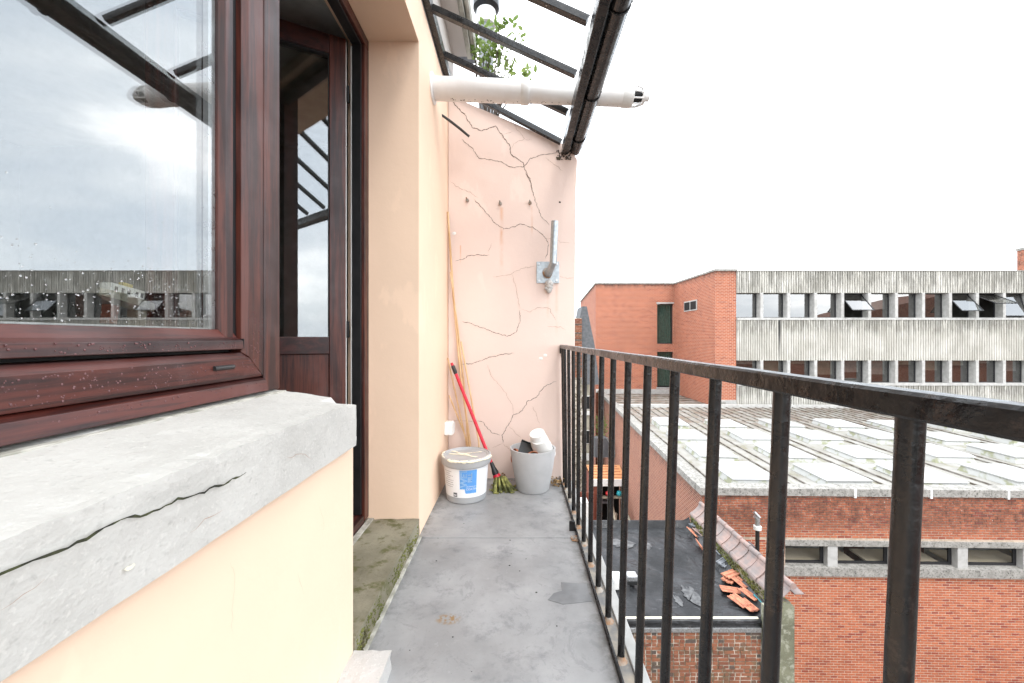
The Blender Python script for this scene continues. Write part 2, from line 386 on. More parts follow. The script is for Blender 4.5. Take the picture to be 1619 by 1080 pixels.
k = t.math('MULTIPLY', t.ramp(z, -4.8, -3.95, 0, 1), t.ramp(t.noise(4, detail=8, rough=.8), .30, .60, .3, .95)); col = t.mix(k, col, (.07, .05, .04))
M['hallmortar'] = t.fin(col, .95, t.bump(t.noise(60), .4, .003))
M['oldmortar'] = simple('old_mortar', (.56, .49, .41), (.13, .11, .07), 9, .95, .8)
# fluted concrete with rain streaks under each band top
t = NT('streaked_fluted_concrete')
col = t.mix(t.ramp(t.noise(.9, detail=6), .3, .7), (.44, .42, .37), (.58, .56, .51))
sn = t.noise(5.5, detail=7, rough=.85, stretch=(1, 1, .10))
x, y, z = t.sep()
kk = None
for z0, z1 in ((3.3, 5.5), (1.1, 2.3), (-3.2, -1.9)):
    a = t.math('MULTIPLY', t.ramp(z, z0, z1, 0, 1), t.ramp(z, z1 + .02, z1 + .06, 1, 0)); kk = a if kk is None else t.math('MAXIMUM', kk, a)
k2 = t.math('MULTIPLY', t.math('ADD', kk, .22), t.ramp(sn, .42, .60, 0, 1.0)); k2 = t.math('MINIMUM', k2, .58)
col = t.mix(k2, col, (.085, .08, .065))
col = t.mix(t.ramp(t.noise(9, detail=5, rough=.85), .60, .66, 0, .75), col, (.15, .15, .14))
s1 = t.math('MULTIPLY', t.ramp(t.math('ABSOLUTE', t.math('SUBTRACT', x, 17.05)), .02, .12, 1, 0), t.ramp(z, -.3, 1.6, .25, .95))
s1 = t.math('MULTIPLY', s1, t.ramp(z, 2.4, 2.5, 1, 0)); col = t.mix(s1, col, (.03, .03, .028))
M['fluted'] = t.fin(col, .9, t.bump(t.noise(20, detail=4), .3, .01))
M['pierconc'] = simple('pale_pier_concrete', (.46, .45, .43), (.37, .36, .34), 5, .85, .3)
M['darkframe'] = simple('dark_window_frame', (.02, .02, .022), rough=.45, bump=0)
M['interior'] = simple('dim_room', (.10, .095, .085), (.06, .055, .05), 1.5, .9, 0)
M['roomwall'] = simple('room_wall_paint', (.42, .42, .41), rough=.9, bump=0)
M['roomfloor'] = simple('room_floor', (.16, .12, .08), rough=.6, bump=0)
M['roofsheet'] = None
t = NT('weathered_pale_roof')
col = t.mix(t.ramp(t.noise(1.2, detail=7), .3, .7), (.33, .32, .295), (.24, .225, .195))
col = t.mix(t.ramp(t.noise(3, detail=7, rough=.7, stretch=(1, .4, 1), loc=(2, 2, 2)), .50, .64, 0, .75), col, (.17, .155, .09))
x, y, z = t.sep()
far = t.ramp(y, 18.5, 21.5, 0, 1)
col = t.mix(t.math('MULTIPLY', far, t.ramp(t.noise(1.4, detail=6, rough=.7, stretch=(.7, 1, 1), loc=(7, 2, 2)), .42, .6, 0, .9)), col, (.17, .12, .09))
M['roofsheet'] = t.fin(col, .6, t.bump(t.noise(12, detail=4), .3, .01))
t = NT('milky_acrylic'); oi = t.n('ShaderNodeObjectInfo'); col = t.mix(oi.outputs['Random'], (.56, .56, .56), (.36, .36, .345))
col = t.mix(t.ramp(t.noise(2.2, detail=7, rough=.7), .5, .7, 0, .6), col, (.36, .36, .31)); M['dome'] = t.fin(col, .3)
t = NT('skylight_curb'); col = t.mix(t.ramp(t.noise(3, detail=6), .5, .62), (.42, .42, .40), (.26, .265, .17)); M['curb'] = t.fin(col, .6)
M['seam'] = simple('roof_seam', (.24, .22, .20), (.09, .07, .05), 3, .6, .1)
# black roof membrane
t = NT('wet_black_membrane')
col = t.mix(t.ramp(t.noise(1.4, detail=7, rough=.6), .35, .65), (.005, .0055, .0065), (.017, .0175, .02))
col = t.mix(t.ramp(t.noise(2.4, detail=9, rough=.75, dist=2.2, stretch=(1, 2.2, 1), loc=(3, 1, 0)), .57, .68, 0, .7), col, (.12, .12, .125))
nb = t.bump(t.noise(2.6, detail=5, dist=1.2), .9, .05); nb = t.bump(t.noise(40), .25, .004, nb)
M['membrane'] = t.fin(col, t.ramp(t.noise(2, detail=5, loc=(1, 9, 9)), .35, .65, .35, .7), nb)
M['wetsheen'] = simple('dried_puddle_film', (.11, .11, .11), (.035, .035, .037), 9, .4, .1)
M['orangetile'] = simple('orange_clay_tile', (.56, .23, .13), (.36, .13, .08), 13, .75, .3)
M['pinktile'] = simple('faded_pink_tile', (.32, .22, .19), (.22, .185, .175), 4, .8, .4)
M['greytile'] = simple('grey_slate_tile', (.16, .17, .19), (.24, .25, .27), 9, .7, .3)
M['slate'] = simple('dark_slate', (.075, .08, .085), (.11, .11, .115), 6, .7, .3)
M['creamwall'] = simple('stained_cream_wall', (.42, .39, .31), (.28, .26, .20), 1.2, .9, .2)
M['ground'] = simple('courtyard_paving', (.16, .15, .13), (.10, .09, .08), .6, .9, .2)
M['dark'] = simple('dark_void', (.012, .012, .012), rough=.9, bump=0)
M['curtain'] = simple('green_curtain', (.065, .11, .085), (.045, .08, .06), 5, .85, 0)
M['galv'] = simple('galvanised_steel', (.42, .46, .48), (.34, .37, .39), 40, .38, .1, metal=.6)
M['greypipe'] = simple('grey_plastic_pipe', (.17, .18, .20), (.21, .22, .24), 9, .45, .05)
M['blackplast'] = simple('black_plastic', (.014, .014, .015), (.02, .02, .02), 9, .4, .05)
M['bamboo'] = simple('bamboo', (.70, .49, .28), (.55, .34, .17), 30, .6, .2, stretch=(1, 1, .3))
M['redmetal'] = simple('red_handle_paint', (.62, .012, .035), (.5, .01, .03), 9, .3, .02)
M['clothyel'] = simple('yellow_green_mop_cloth', (.34, .33, .10), (.06, .065, .02), 22, .9, .6)
M['bucketgrey'] = simple('grey_bucket_plastic', (.33, .34, .35), (.40, .40, .40), 6, .4, .05)
M['creampaint'] = simple('cream_paint_drips', (.82, .76, .60), (.75, .70, .55), 20, .5, .2)
M['labelwhite'] = simple('white_label', (.80, .80, .80), (.77, .77, .77), 6, .45, .0)
M['labelblue'] = simple('blue_label_print', (.10, .30, .66), (.12, .34, .70), 12, .45, .0)
M['labeltext'] = simple('grey_label_print', (.12, .12, .13), rough=.5, bump=0)
M['labelline'] = simple('pale_blue_label_print', (.50, .68, .85), rough=.5, bump=0)
M['potgrey'] = simple('pale_grey_pot', (.42, .42, .42), (.48, .48, .48), 5, .75, .2)
M['terracotta'] = simple('terracotta', (.50, .19, .10), (.42, .15, .08), 14, .8, .2)
M['leaf'] = None
t = NT('fresh_leaf'); oi = t.n('ShaderNodeNewGeometry')
col = t.mix(oi.outputs['Random Per Island'], (.14, .22, .05), (.26, .34, .10)); t.fin(col, .5)
tl = t.n('ShaderNodeBsdfTranslucent'); t.l(col, tl.inputs[0]); ms = t.n('ShaderNodeMixShader'); ms.inputs[0].default_value = .45
t.l(t.b.outputs[0], ms.inputs[1]); t.l(tl.outputs[0], ms.inputs[2]); t.l(ms.outputs[0], t.out.inputs[0]); M['leaf'] = t.m
M['twig'] = simple('dark_twig', (.06, .045, .035), rough=.8)
M['soffit'] = simple('greyish_soffit_board', (.58, .55, .52), (.50, .47, .44), 3, .7, .1, stretch=(1, .2, 1))
M['fasciaold'] = simple('weathered_fascia', (.52, .52, .47), (.20, .20, .17), 12, .85, .5, stretch=(1, .3, 1))
M['cable'] = simple('dark_cable', (.05, .048, .045), rough=.5)
M['yellow'] = simple('yellow_paint', (.55, .42, .05), rough=.5, bump=0)
M['red'] = simple('red_plastic', (.6, .03, .03), rough=.4, bump=0)
M['teal'] = simple('teal_plastic', (.03, .35, .40), rough=.4, bump=0)
M['pinkp'] = simple('pink_plastic', (.70, .16, .30), rough=.4, bump=0)
M['plank'] = simple('grey_timber', (.34, .28, .20), (.20, .17, .13), 8, .85, .3, stretch=(1, .2, .2))
M['shedroof'] = simple('orange_shed_roof', (.62, .30, .13), (.52, .24, .10), 5, .7, .2)
M['redbrown'] = simple('redbrown_shed_wall', (.20, .055, .03), (.15, .04, .025), 5, .8, .2)
M['tan'] = simple('tan_table', (.70, .58, .44), (.62, .50, .36), 2, .5, 0)
M['leafdry'] = simple('dry_leaf', (.28, .17, .06), (.16, .10, .05), 30, .8, .2)

def px(x, y, Y):            # a point measured on the photograph, at distance Y from the camera
    return Vector(((x - 818) * Y / FPX, Y, CAM_H - (y - 534) * Y / FPX))
def pxX(x, y, X):           # the same on the plane at the given X
    return px(x, y, X * FPX / (x - 818))

# ------------------------------------------------------------------ ground
B('ground', M['ground'], None, -600, 600, -600, 600, -10.4, -9.9, kind='structure')

# ------------------------------------------------------------------ balcony floor
fl = MB().box(-.553, .342, -1.6, 3.30, -.20, -.008).build('balcony_floor', M['slabedge'], None, kind='structure')
B('floor_sheet', M['zinc'], fl, -.553, .334, -1.6, .72, -.007, -.001)
B('floor_sheet', M['zinc'], fl, -.553, .334, .70, 2.233, -.006, 0, .001)
B('floor_sheet', M['zinc'], fl, -.553, .334, 2.225, 3.164, -.006, .0035, .001)
B('ledge', M['ledge'], fl, .342, .397, -1.6, 3.164, -.20, -.022)
B('slab_edge', M['slabedge'], fl, .397, .44, -1.6, 3.164, -.20, -.012, .004)
pg_ = [(.13, 1.70), (.19, 1.672), (.25, 1.680), (.318, 1.692), (.312, 1.75), (.316, 1.812), (.26, 1.816), (.20, 1.822), (.197, 1.76), (.16, 1.745)]
MB().prism(pg_, .0003, .0016).build('wet_patch', M['zincdark'], fl)
B('edge_strip', M['caulk'], fl, -.553, -.534, 1.352, 2.233, .0, .012, .002)
mb = MB()
for i in range(18):
    x_, y_ = random.uniform(-.5, .3), random.uniform(1.2, 3.1); mb.ball((x_, y_, .003), random.uniform(.001, .0032), 1.6, 1, .5, 6, 4)
mb.build('grit_specks', M['dark'], fl, kind='stuff')

# ------------------------------------------------------------------ own house
H = empty('peach_house', 'peach rendered house along the balcony with recessed dark brown window and open door', 'house', (-.6, 1.3, 0))
H.location = (0, 0, 0)
XW = -.553
B('wall', M['peach'], H, -.95, XW, 2.233, 3.60, -9.9, 3.06)
B('lintel_wall', M['peach'], H, -.95, XW, -1.6, 2.233, 2.78, 3.06)
B('wall', M['peach'], H, -.95, XW, -1.6, 1.34, -.30, .775)
B('lower_wall', M['peach'], H, -.95, XW, -1.6, 2.233, -9.9, -.30)
B('end_wall', M['peach'], H, -4.5, -.8, -1.75, -1.6, -9.9, 3.4)
B('wall', M['peach'], H, -.95, XW, -1.6, -.45, .775, 2.78)
# room behind
B('room_floor', M['roomfloor'], H, -4.5, -.95, -1.6, 3.6, .0, .09)
B('room_ceiling', M['roomwall'], H, -4.5, -.95, -1.6, 3.6, 2.85, 3.0)
B('room_wall', M['roomwall'], H, -4.65, -4.5, -1.6, 3.6, 0, 3)
B('room_wall', M['roomwall'], H, -4.5, -.95, 3.6, 3.75, 0, 3)
B('room_wall', M['roomwall'], H, -4.5, -.95, -1.6, -1.5, .09, 2.85)
B('inner_window_board', M['plank'], H, -1.15, -.95, -.40, 1.20, .93, .96)
# upper part
B('cladding_board', M['soffit'], H, -.95, XW - .004, -1.6, 3.45, 3.06, 3.32)
B('cladding_board', M['soffit'], H, -.95, XW - .002, -1.6, 3.45, 3.328, 3.55)
B('soffit_board', M['soffit'], H, -.95, -.435, -1.6, 3.45, 3.555, 3.585)
B('fascia', M['fasciaold'], H, -.432, -.395, -1.6, 3.45, 3.53, 3.70, .004)
B('roof_gutter', M['fasciaold'], H, -.392, -.355, -1.6, 3.45, 3.56, 3.68, .01)
B('roof', M['greytile'], H, -5, -.395, -1.8, 3.75, 3.70, 3.85)
# doorstep
rough_block(-.95, -.549, 1.345, 2.230, -.02, .106, .03, .004, 9).build('doorstep', M['step'], H, smooth=True)
mb = MB()
for i in range(900):
    y_ = random.uniform(1.36, 2.2); z_ = random.uniform(.0, .10); q = noise.noise(Vector((y_ * 6, z_ * 9, 3)))
    if q < .0 and random.random() < .9: continue
    mb.ball((-.549 + random.uniform(-.004, .002) - (.02 * random.random() if z_ > .09 else 0), y_, z_), random.uniform(.002, .006), 1, 1.3, .8, 5, 4)
mb.build('moss', M['moss'], H, smooth=True, kind='stuff')
# window sill
def sillF(x, y, z):
    if z > .8: z -= (x + .86) / .33 * .045
    return (x, y, z)
s_ = rough_block(-.86, -.53, -1.6, 1.31, .779, .958, .016, .0022, 9, F=sillF)
for i, (x_, y_, z_) in enumerate(s_.v):
    if y_ > 1.24 and x_ > -.60 and z_ > .88:          # broken outer corner
        s_.v[i] = (x_, y_, z_ - .016 - .006 * noise.noise(Vector((x_ * 40, y_ * 40, 1))))
    elif z_ > .9 and x_ > -.548:                      # worn arris
        s_.v[i] = (x_ - .003 * abs(noise.noise(Vector((0, y_ * 22, 5)))), y_, z_ - .006 * abs(noise.noise(Vector((3, y_ * 18, 0)))))
s_ = s_.build('window_sill', M['bluestone'], H, smooth=False)
def polyribbon(pts, wd, nrm, off=.0012, jit=.35, sub=7, amp=.006):
    """a thin raised ribbon following pts on a plane with normal nrm"""
    P = [Vector(p) for p in pts]; Q = [P[0]]
    for a, b in zip(P, P[1:]):
        n = max(1, int((b - a).length / .009)); d = (b - a).normalized(); sd = nrm.cross(d)
        for k in range(1, n + 1):
            q = a.lerp(b, k / n)
            if k < n: q = q + sd * amp * noise.noise(q * 45) * 1.2 + sd * amp * .22 * random.uniform(-1, 1)
            Q.append(q)
    vs = []; fs = []
    for i, q in enumerate(Q):
        d = (Q[min(i + 1, len(Q) - 1)] - Q[max(0, i - 1)]).normalized(); sd = nrm.cross(d)
        e = min(1, (i + .3) / 3, (len(Q) - i - .7) / 3); ww = wd * (.55 + .9 * random.random() * jit + .5 * abs(noise.noise(q * 23))) * max(.25, e)
        vs += [q + nrm * off + sd * ww / 2, q + nrm * off - sd * ww / 2]
        if i: fs.append((2*i - 2, 2*i - 1, 2*i + 1, 2*i))
    m = MB(); m.add(vs, fs); return m
NX = Vector((1, 0, 0)); NY = Vector((0, -1, 0))
cr = [(-40, 925), (0, 907), (50, 886), (90, 872), (120, 857), (150, 842), (177, 828), (200, 818), (241, 808), (270, 796), (297, 786), (330, 772), (360, 762), (388, 747)]
polyribbon([pxX(a, b, -.524) for a, b in cr], .0024, NX, .0015, jit=1.6, amp=.005).build('crack', M['crackmoss'], s_)
for c_ in ([(300, 842), (330, 818), (352, 806)], [(0, 965), (35, 940), (70, 915)], [(452, 722), (478, 718), (492, 726)]):
    polyribbon([pxX(a, b, -.524) for a, b in c_], .0015, NX, .001).build('crack', M['crackpale'], s_)
rough_block(-.553, -.424, .3, 1.345, -.01, .065, .02, .005, 12, 5).build('white_stone_ledge', M['whitestone'], H)

WL_ = [o for o in bpy.data.objects if o.name.startswith('wall') and o.parent == H][-2]
for c_ in ([(364, 888), (371, 912), (370, 935), (366, 965), (368, 1000)], [(505, 800), (512, 830), (509, 850)], [(470, 905), (480, 940)]):
    polyribbon([pxX(a, b, XW) for a, b in c_], .0006, NX, .0006).build('hairline', M['peachline'], H)
rag = MB()
pp = [(392, 762), (402, 752), (415, 748), (424, 741), (428, 746), (418, 758), (404, 766)]
P_ = [pxX(a * .5 + 0, b * .5 + 520, -.526) for a, b in pp]
rag.quad(*P_[::-1]).build('paint_splash', M['creampaint'], s_)
# ---- window unit
W = empty('window', kind=None); W.parent = H
def prof(name, mat, parent, pts, axis, a, b, bevel=.0015, **k):
    return MB().extrude(pts, axis, a, b).build(name, mat, parent, bevel, **k)
Y0, Y1 = -.40, 1.317
# sub sill, outer frame
prof('sub_sill', M['mahog_y'], W, [(-.795, .952), (-.772, .957), (-.778, .990), (-.80, .999), (-.86, .999), (-.86, .952)], 'y', Y0, 1.235)
bf_ = prof('bottom_frame', M['mahog_y'], W, [(-.79, 1.0015), (-.787, 1.010), (-.787, 1.060), (-.80, 1.0775), (-.87, 1.0775), (-.87, 1.0015)], 'y', Y0, 1.233)
sf_ = prof('side_frame', M['mahog_z'], W, [(-.787, 1.166), (-.787, 1.233), (-.87, 1.233), (-.87, 1.153), (-.80, 1.153)], 'z', 1.078, 2.78)
for v in bf_.data.vertices:
    if v.co.y > 1: v.co.y = 1.233 - (v.co.z - 1.0015) / .076 * .080 - .0004
for v in sf_.data.vertices:
    if v.co.z < 1.1: v.co.z = 1.0775 - (v.co.y - 1.153) / .080 * .076 + .0004
prof('coupling_post', M['mahog_z'], W, [(-.785, 1.236), (-.785, 1.317), (-.88, 1.317), (-.88, 1.236)], 'z', .952, 2.78, .004)
prof('side_frame', M['mahog_z'], W, [(-.787, -.45), (-.787, -.40), (-.87, -.40), (-.87, -.45)], 'z', .952, 2.78)
prof('top_frame', M['mahog_y'], W, [(-.787, 2.70), (-.787, 2.78), (-.87, 2.78), (-.87, 2.70)], 'y', Y0, 1.152)
B('seal_and_gap_shade', M['seal'], W, -.872, -.835, Y0, 1.152, 1.079, 1.095)
B('seal_and_gap_shade', M['seal'], W, -.872, -.815, 1.1365, 1.1525, 1.096, 2.69)  # black seal strip widened over the frame side, standing in for recess shade
sash = prof('sash_rail', M['mahog_y'], W, [(-.812, 1.086), (-.786, 1.088), (-.788, 1.112), (-.806, 1.120), (-.822, 1.1425), (-.865, 1.1425), (-.865, 1.086)], 'y', Y0, 1.145)
prof('sash_stile', M['mahog_z'], W, [(-.822, 1.093), (-.806, 1.101), (-.806, 1.128), (-.812, 1.136), (-.868, 1.136), (-.868, 1.093)], 'z', 1.121, 2.69)
B('corner_cap', M['seal'], W, -.806, -.787, 1.1455, 1.148, 1.089, 1.117)
MB().tube([(-.785, 1.03, 1.040), (-.785, 1.10, 1.040)], .0065, 10).build('drain_cap', M['blackplast'], W, smooth=True)
for X_, yo in ((-.826, 0), (-.845, .0)):
    g = MB().quad((X_, Y0, 1.14), (X_, 1.094, 1.14), (X_, 1.094, 2.69), (X_, Y0, 2.69)).build('glass_pane', M['glass'], W)
B('glazing_spacer', M['alu'], W, -.843, -.829, 1.068, 1.092, 1.143, 2.68)
B('glazing_spacer', M['alu'], W, -.843, -.829, Y0, 1.068, 1.143, 1.1465)
mb = MB()
for i in range(330):
    y_ = random.uniform(.6, 1.06); z_ = 1.15 + abs(random.gauss(0, .09)); r_ = random.choice((.0006, .0008, .001, .0013, .0018))
    if z_ > 1.5: continue
    if z_ > 1.285 and random.random() < .75: continue
    mb.ball((-.8255, y_, z_), r_, .6, 1, 1.1, 6, 5)
mb.build('raindrops', M['drop'], W, smooth=True, kind='stuff'); mb = MB()
for i in range(650):
    y_ = random.uniform(.5, 1.22); q = random.random()
    if q < .45: p = (-.787, y_, random.uniform(1.01, 1.058))
    elif q < .7: p = (-.7865, min(y_, 1.11), random.uniform(1.09, 1.11))
    elif q < .88: p = (-.776, y_, random.uniform(.960, .985))
    else: p = (-.7865, random.uniform(1.165, 1.23), random.uniform(1.06, 1.2))
    mb.ball(p, random.choice((.0007, .001, .0014, .0022)), .45, 1, 1, 6, 5)
mb.build('frame_raindrops', M['framedrop'], W, smooth=True, kind='stuff')
B('sealant_line', M['caulk'], W, -.80, -.760, Y0, 1.312, .93, .9475, .002)

# ---- door unit
D = empty('door_frame'); D.parent = H
prof('jamb', M['mahog_z'], D, [(-.832, 2.170), (-.832, 2.230), (-.905, 2.230), (-.905, 2.170)], 'z', .12, 2.72, .003)
B('jamb_seal', M['seal'], D, -.895, -.848, 2.155, 2.169, .16, 2.72, .001)
B('jamb_strip', M['whiteplast'], D, -.9015, -.8975, 2.155, 2.169, .16, 2.70)
prof('head', M['mahog_y'], D, [(-.832, 2.722), (-.832, 2.779), (-.905, 2.779), (-.905, 2.722)], 'y', 1.318, 2.230, .003)
B('head_seal', M['seal'], D, -.895, -.848, 1.318, 2.169, 2.708, 2.7215, .001)
prof('threshold', M['mahog_y'], D, [(-.835, .107), (-.835, .150), (-.87, .158), (-.91, .158), (-.91, .107)], 'y', 1.318, 2.168, .003)
B('threshold_seal', M['caulk'], D, -.832, -.80, 1.35, 2.225, .106, .113, .002)
DR = empty('door', loc=(-.935, 2.165, 0)); DR.parent = H
ang = math.atan2(-.454, -.891); DR.rotation_euler = (0, 0, ang)
zt, zb, dw = 2.725, .17, .82
def dbox(n, m, x0, x1, z0, z1, y0=-.03, y1=.03, bv=.003): return B(n, m, DR, x0, x1, y0, y1, z0, z1, bv)
dbox('stile', M['mahog_z'], 0, .080, zb, zt); dbox('stile', M['mahog_z'], dw - .105, dw, zb, zt)
dbox('top_rail', M['mahog_x'], .0805, dw - .1055, zt - .10, zt); dbox('middle_rail', M['mahog_x'], .0805, dw - .1055, 1.035, 1.125)
dbox('bottom_rail', M['mahog_x'], .0805, dw - .1055, zb, zb + .11); dbox('panel', M['mahog_z'], .0805, dw - .1055, zb + .1105, 1.0345, -.018, .018)
dbox('glazing_seal', M['seal'], .0805, .086, 1.126, zt - .101, -.022, .022, 0); dbox('glazing_seal', M['seal'], .086, dw - .11, zt - .107, zt - .101, -.022, .022, 0)
dbox('edge_strip', M['whiteplast'], -.006, -.001, zb, zt, -.012, .004, 0)
for yy in (-.006, .008):
    me_ = MB().quad((.083, yy, 1.125), (dw-.108, yy, 1.125), (dw-.108, yy, zt - .10), (.083, yy, zt - .10)); me_.build('glass_pane', M['glass'], DR)
for zz in (.4, 1.12, 2.4):
    MB().tube([(-.012, .0, zz), (-.012, .0, zz + .09)], .009, 10).build('hinge', M['blackplast'], DR, smooth=True)
MB().tube([(dw - .05, .03, 1.15), (dw - .05, .075, 1.15), (dw - .17, .075, 1.15)], .009, 8).build('handle', M['alu'], DR, smooth=True)

# ------------------------------------------------------------------ cracked end wall
EW = empty('cracked_wall', 'pink rendered wall at the balcony end crossed by branching cracks', 'wall')
YE = 3.164
poly = [(XW + .002, -9.9), (.457, -9.9), (.457, 1.15), (.46, 1.6), (.467, 2.3), (.478, 2.535), (.44, 2.60), (.377, 2.655), (-.39, 2.985), (XW + .002, 3.05)]
MB().extrude(poly, 'y', YE, 3.60).build('wall', M['pink'], EW, .006)
def cracks(lst, wd, mat):
    for c_ in lst:
        polyribbon([px(a, b, YE) for a, b in c_], wd, NY, .0012, jit=1.5, amp=.0075).build('crack', mat, EW)
z3 = lambda L: [(550 + a / 3.238, b / 3.238) for a, b in L]
z5 = lambda L: [(660 + a / 3.6, 240 + b / 3.6) for a, b in L]
z6 = lambda L: [(660 + a / 3.6, 520 + b / 3.6) for a, b in L]
cracks([z3([(525, 510), (560, 548), (600, 590), (635, 652), (688, 670), (755, 645), (790, 692), (828, 745), (835, 790), (900, 835), (905, 870)])], .0040, M['crack'])
cracks([z3([(905, 870), (940, 950), (945, 990)]), z5([(605, 85), (640, 160), (655, 225), (675, 290), (700, 365), (755, 418)]),
        z3([(583, 712), (640, 760), (670, 810), (780, 826), (830, 855), (900, 855), (935, 810), (1000, 792), (1085, 780)]),
        z5([(320, 270), (380, 330), (440, 405), (490, 440), (550, 428), (580, 412), (660, 432), (735, 495), (748, 530), (728, 610)]),
        z5([(215, 622), (260, 612), (290, 592), (345, 585), (410, 590)]),
        z5([(580, 900), (585, 960), (560, 1030), (510, 1052), (440, 1030), (340, 990), (255, 965)]),
        z6([(240, 200), (310, 200), (400, 165), (470, 148), (550, 138)]),
        z6([(790, 300), (720, 330), (680, 385), (622, 415), (600, 465), (545, 490), (520, 545), (480, 605), (487, 650)]),
        z6([(340, 525), (370, 530), (420, 588), (472, 606)])], .0026, M['crack'])
cracks([z5([(188, 170), (240, 208), (300, 228), (345, 262)]), z5([(735, 495), (790, 495), (815, 518), (870, 515)]), z5([(430, 712), (530, 698), (590, 665), (668, 650)]),
        z5([(540, 700), (565, 790), (582, 895)]), z5([(590, 895), (636, 912), (680, 888), (750, 892), (790, 960)]), z5([(805, 708), (850, 722), (890, 715)]),
        z5([(740, 995), (815, 995), (845, 1015)]), z5([(400, 575), (425, 520)]), z3([(850, 630), (870, 670), (905, 710), (850, 735), (835, 765)]), z3([(795, 690), (845, 672)]),
        z5([(725, 35), (790, 80), (830, 110)]), z6([(545, 490), (540, 430), (500, 360), (420, 270), (395, 200)]), z6([(520, 555), (590, 620)]), z6([(487, 650), (425, 680)]),
        z6([(487, 655), (530, 695)]), z6([(655, 440), (695, 540)]), z6([(200, 520), (340, 527)]), z3([(905, 715), (940, 717)])], .0018, M['crackpale'])
# rusty anchor bolts
for i, (a, b, lb) in enumerate([(739, 316, 'rusty anchor bolt nearest the peach wall, leftmost of the row on the pink wall'), (791, 321, 'rusty anchor bolt above the long rust streak on the pink wall'), (838, 320, 'grey anchor bolt beside a small drilled hole on the pink wall')]):
    t_ = empty('anchor_bolt', lb, 'bolt', px(a, b, YE), 'anchor bolts in a row on the cracked wall')
    MB().tube([(0, 0, 0), (-.004, -.035, .004)], .006, 8).build('shank', M['rust'], t_, smooth=True)
    MB().tube([(0, -.001, -.006), (0, -.018, -.006)], [.014, .012], 8).build('nut', M['rust'], t_)
MB().tube([px(885, 320, YE + .001), px(885, 320, YE - .0015)], .008, 12).build('drilled_hole', M['dark'], EW)
MB().tube([px(883, 252, YE + .001), px(883, 252, YE - .0015)], .016, 12).build('drilled_hole', M['moss'], EW)
for a, b in ((855, 567), (862, 562), (718, 369)):
    MB().ball(px(a, b, YE), .016, 1, .12, .8, 8, 5).build('filler_patch', M['offwhite'], EW, smooth=True)
# wall bracket with pipe
BK = empty('mast_bracket', 'galvanised square wall plate with an upright pipe arm, on the pink wall', 'bracket', px(866, 431, YE))
B('plate', M['galv'], BK, -.09, .09, -.010, -.0005, -.085, .085, .002)
c0 = px(866, 431, YE)
pts = [Vector((0, -.01, -.01)), Vector((.008, -.09, -.005)), Vector((.016, -.15, .02)), px(874.5, 417, 2.99) - c0, px(877, 350, 2.99) - c0]
MB().tube(pts, [.030, .028, .027, .027, .027], 14).build('arm', M['galv'], BK, smooth=True)
MB().tube([(0, -.010, -.005), (.002, -.018, -.004)], [.045, .032], 14).build('rust_ring', M['rust'], BK)
for a, b in ((-.07, .065), (.07, .065), (-.07, -.065), (.07, -.065)):
    MB().tube([(a, -.011, b), (a, -.022, b)], .010, 6).build('bolt', M['alu'], BK)
mb = MB()
for k in range(9): mb.ball((.0 + random.uniform(-.022, .022), -.015 - random.uniform(0, .02), -.075 - k * .009), random.uniform(.014, .026), 1, .8, 1, 8, 6)
mb.build('sealant_blob', M['whitestone'], BK, smooth=True)
# cable stub
MB().tube([px(682, 174, 2.82), px(690, 178, 2.88), px(700, 183, 2.93), px(715, 194, 2.98), px(729, 205, 3.02), px(742, 216, 3.05)], [.005, .006, .009, .010, .010, .009], 8).build('cable_stub', M['cable'], None, smooth=True,
    label='dark cut cable end sticking out of the peach wall under the white flue', cat='cable')
# socket box
SB = empty('socket_box', 'white plastic socket box low on the peach wall behind the paint bucket', 'socket box', (XW, 3.05, .43))
B('housing', M['whiteplast'], SB, .0, .062, -.045, .045, -.048, .048, .006)
B('lid', M['whiteplast'], SB, .0625, .070, -.040, .040, -.040, .040, .004)

# ------------------------------------------------------------------ railing
RL = empty('balcony_railing', 'black painted steel railing with round balusters along the open side of the balcony', 'railing')
def railX(y): return .350 + (YE - y) * .024
def zr(y): return 1.073
mb = MB()
n = 44; vs = []; fs = []
for i in range(n + 1):
    y = -1.2 + (YE + .02 + 1.2) * i / n; xc = railX(y); zz = .0015 * noise.noise(Vector((y * 3, 0, 0)))
    pr = [(-.013, -.029), (.015, -.029), (.017, -.025), (.017, -.004), (.013, 0), (-.011, 0), (-.0145, -.004), (-.0145, -.026)]
    for a, b in pr: vs.append((xc + a + .0006 * noise.noise(Vector((y * 20, a * 99, 1))), y, 1.065 + b + zz))
for i in range(n):
    for j in range(8): fs.append((i*8 + j, (i+1)*8 + j, (i+1)*8 + (j+1) % 8, i*8 + (j+1) % 8))
fs.append(tuple(range(8))); fs.append(tuple(range(n*8 + 7, n*8 - 1, -1)))
mb.add(vs, fs); mb.build('handrail', M['toppaint'], RL, fix=True)
B('wall_fixing', M['railpaint'], RL, .335, .372, YE - .014, YE - .0005, .995, 1.036, .003)
B('bottom_bar', M['railpaint'], RL, .3345, .3415, -1.2, YE - .001, -.02, .022, .001)
ys = [.421 + .1975 * k for k in range(14)] + [3.10] + [.2235, .026, -.17, -.37, -.57, -.77, -.97]
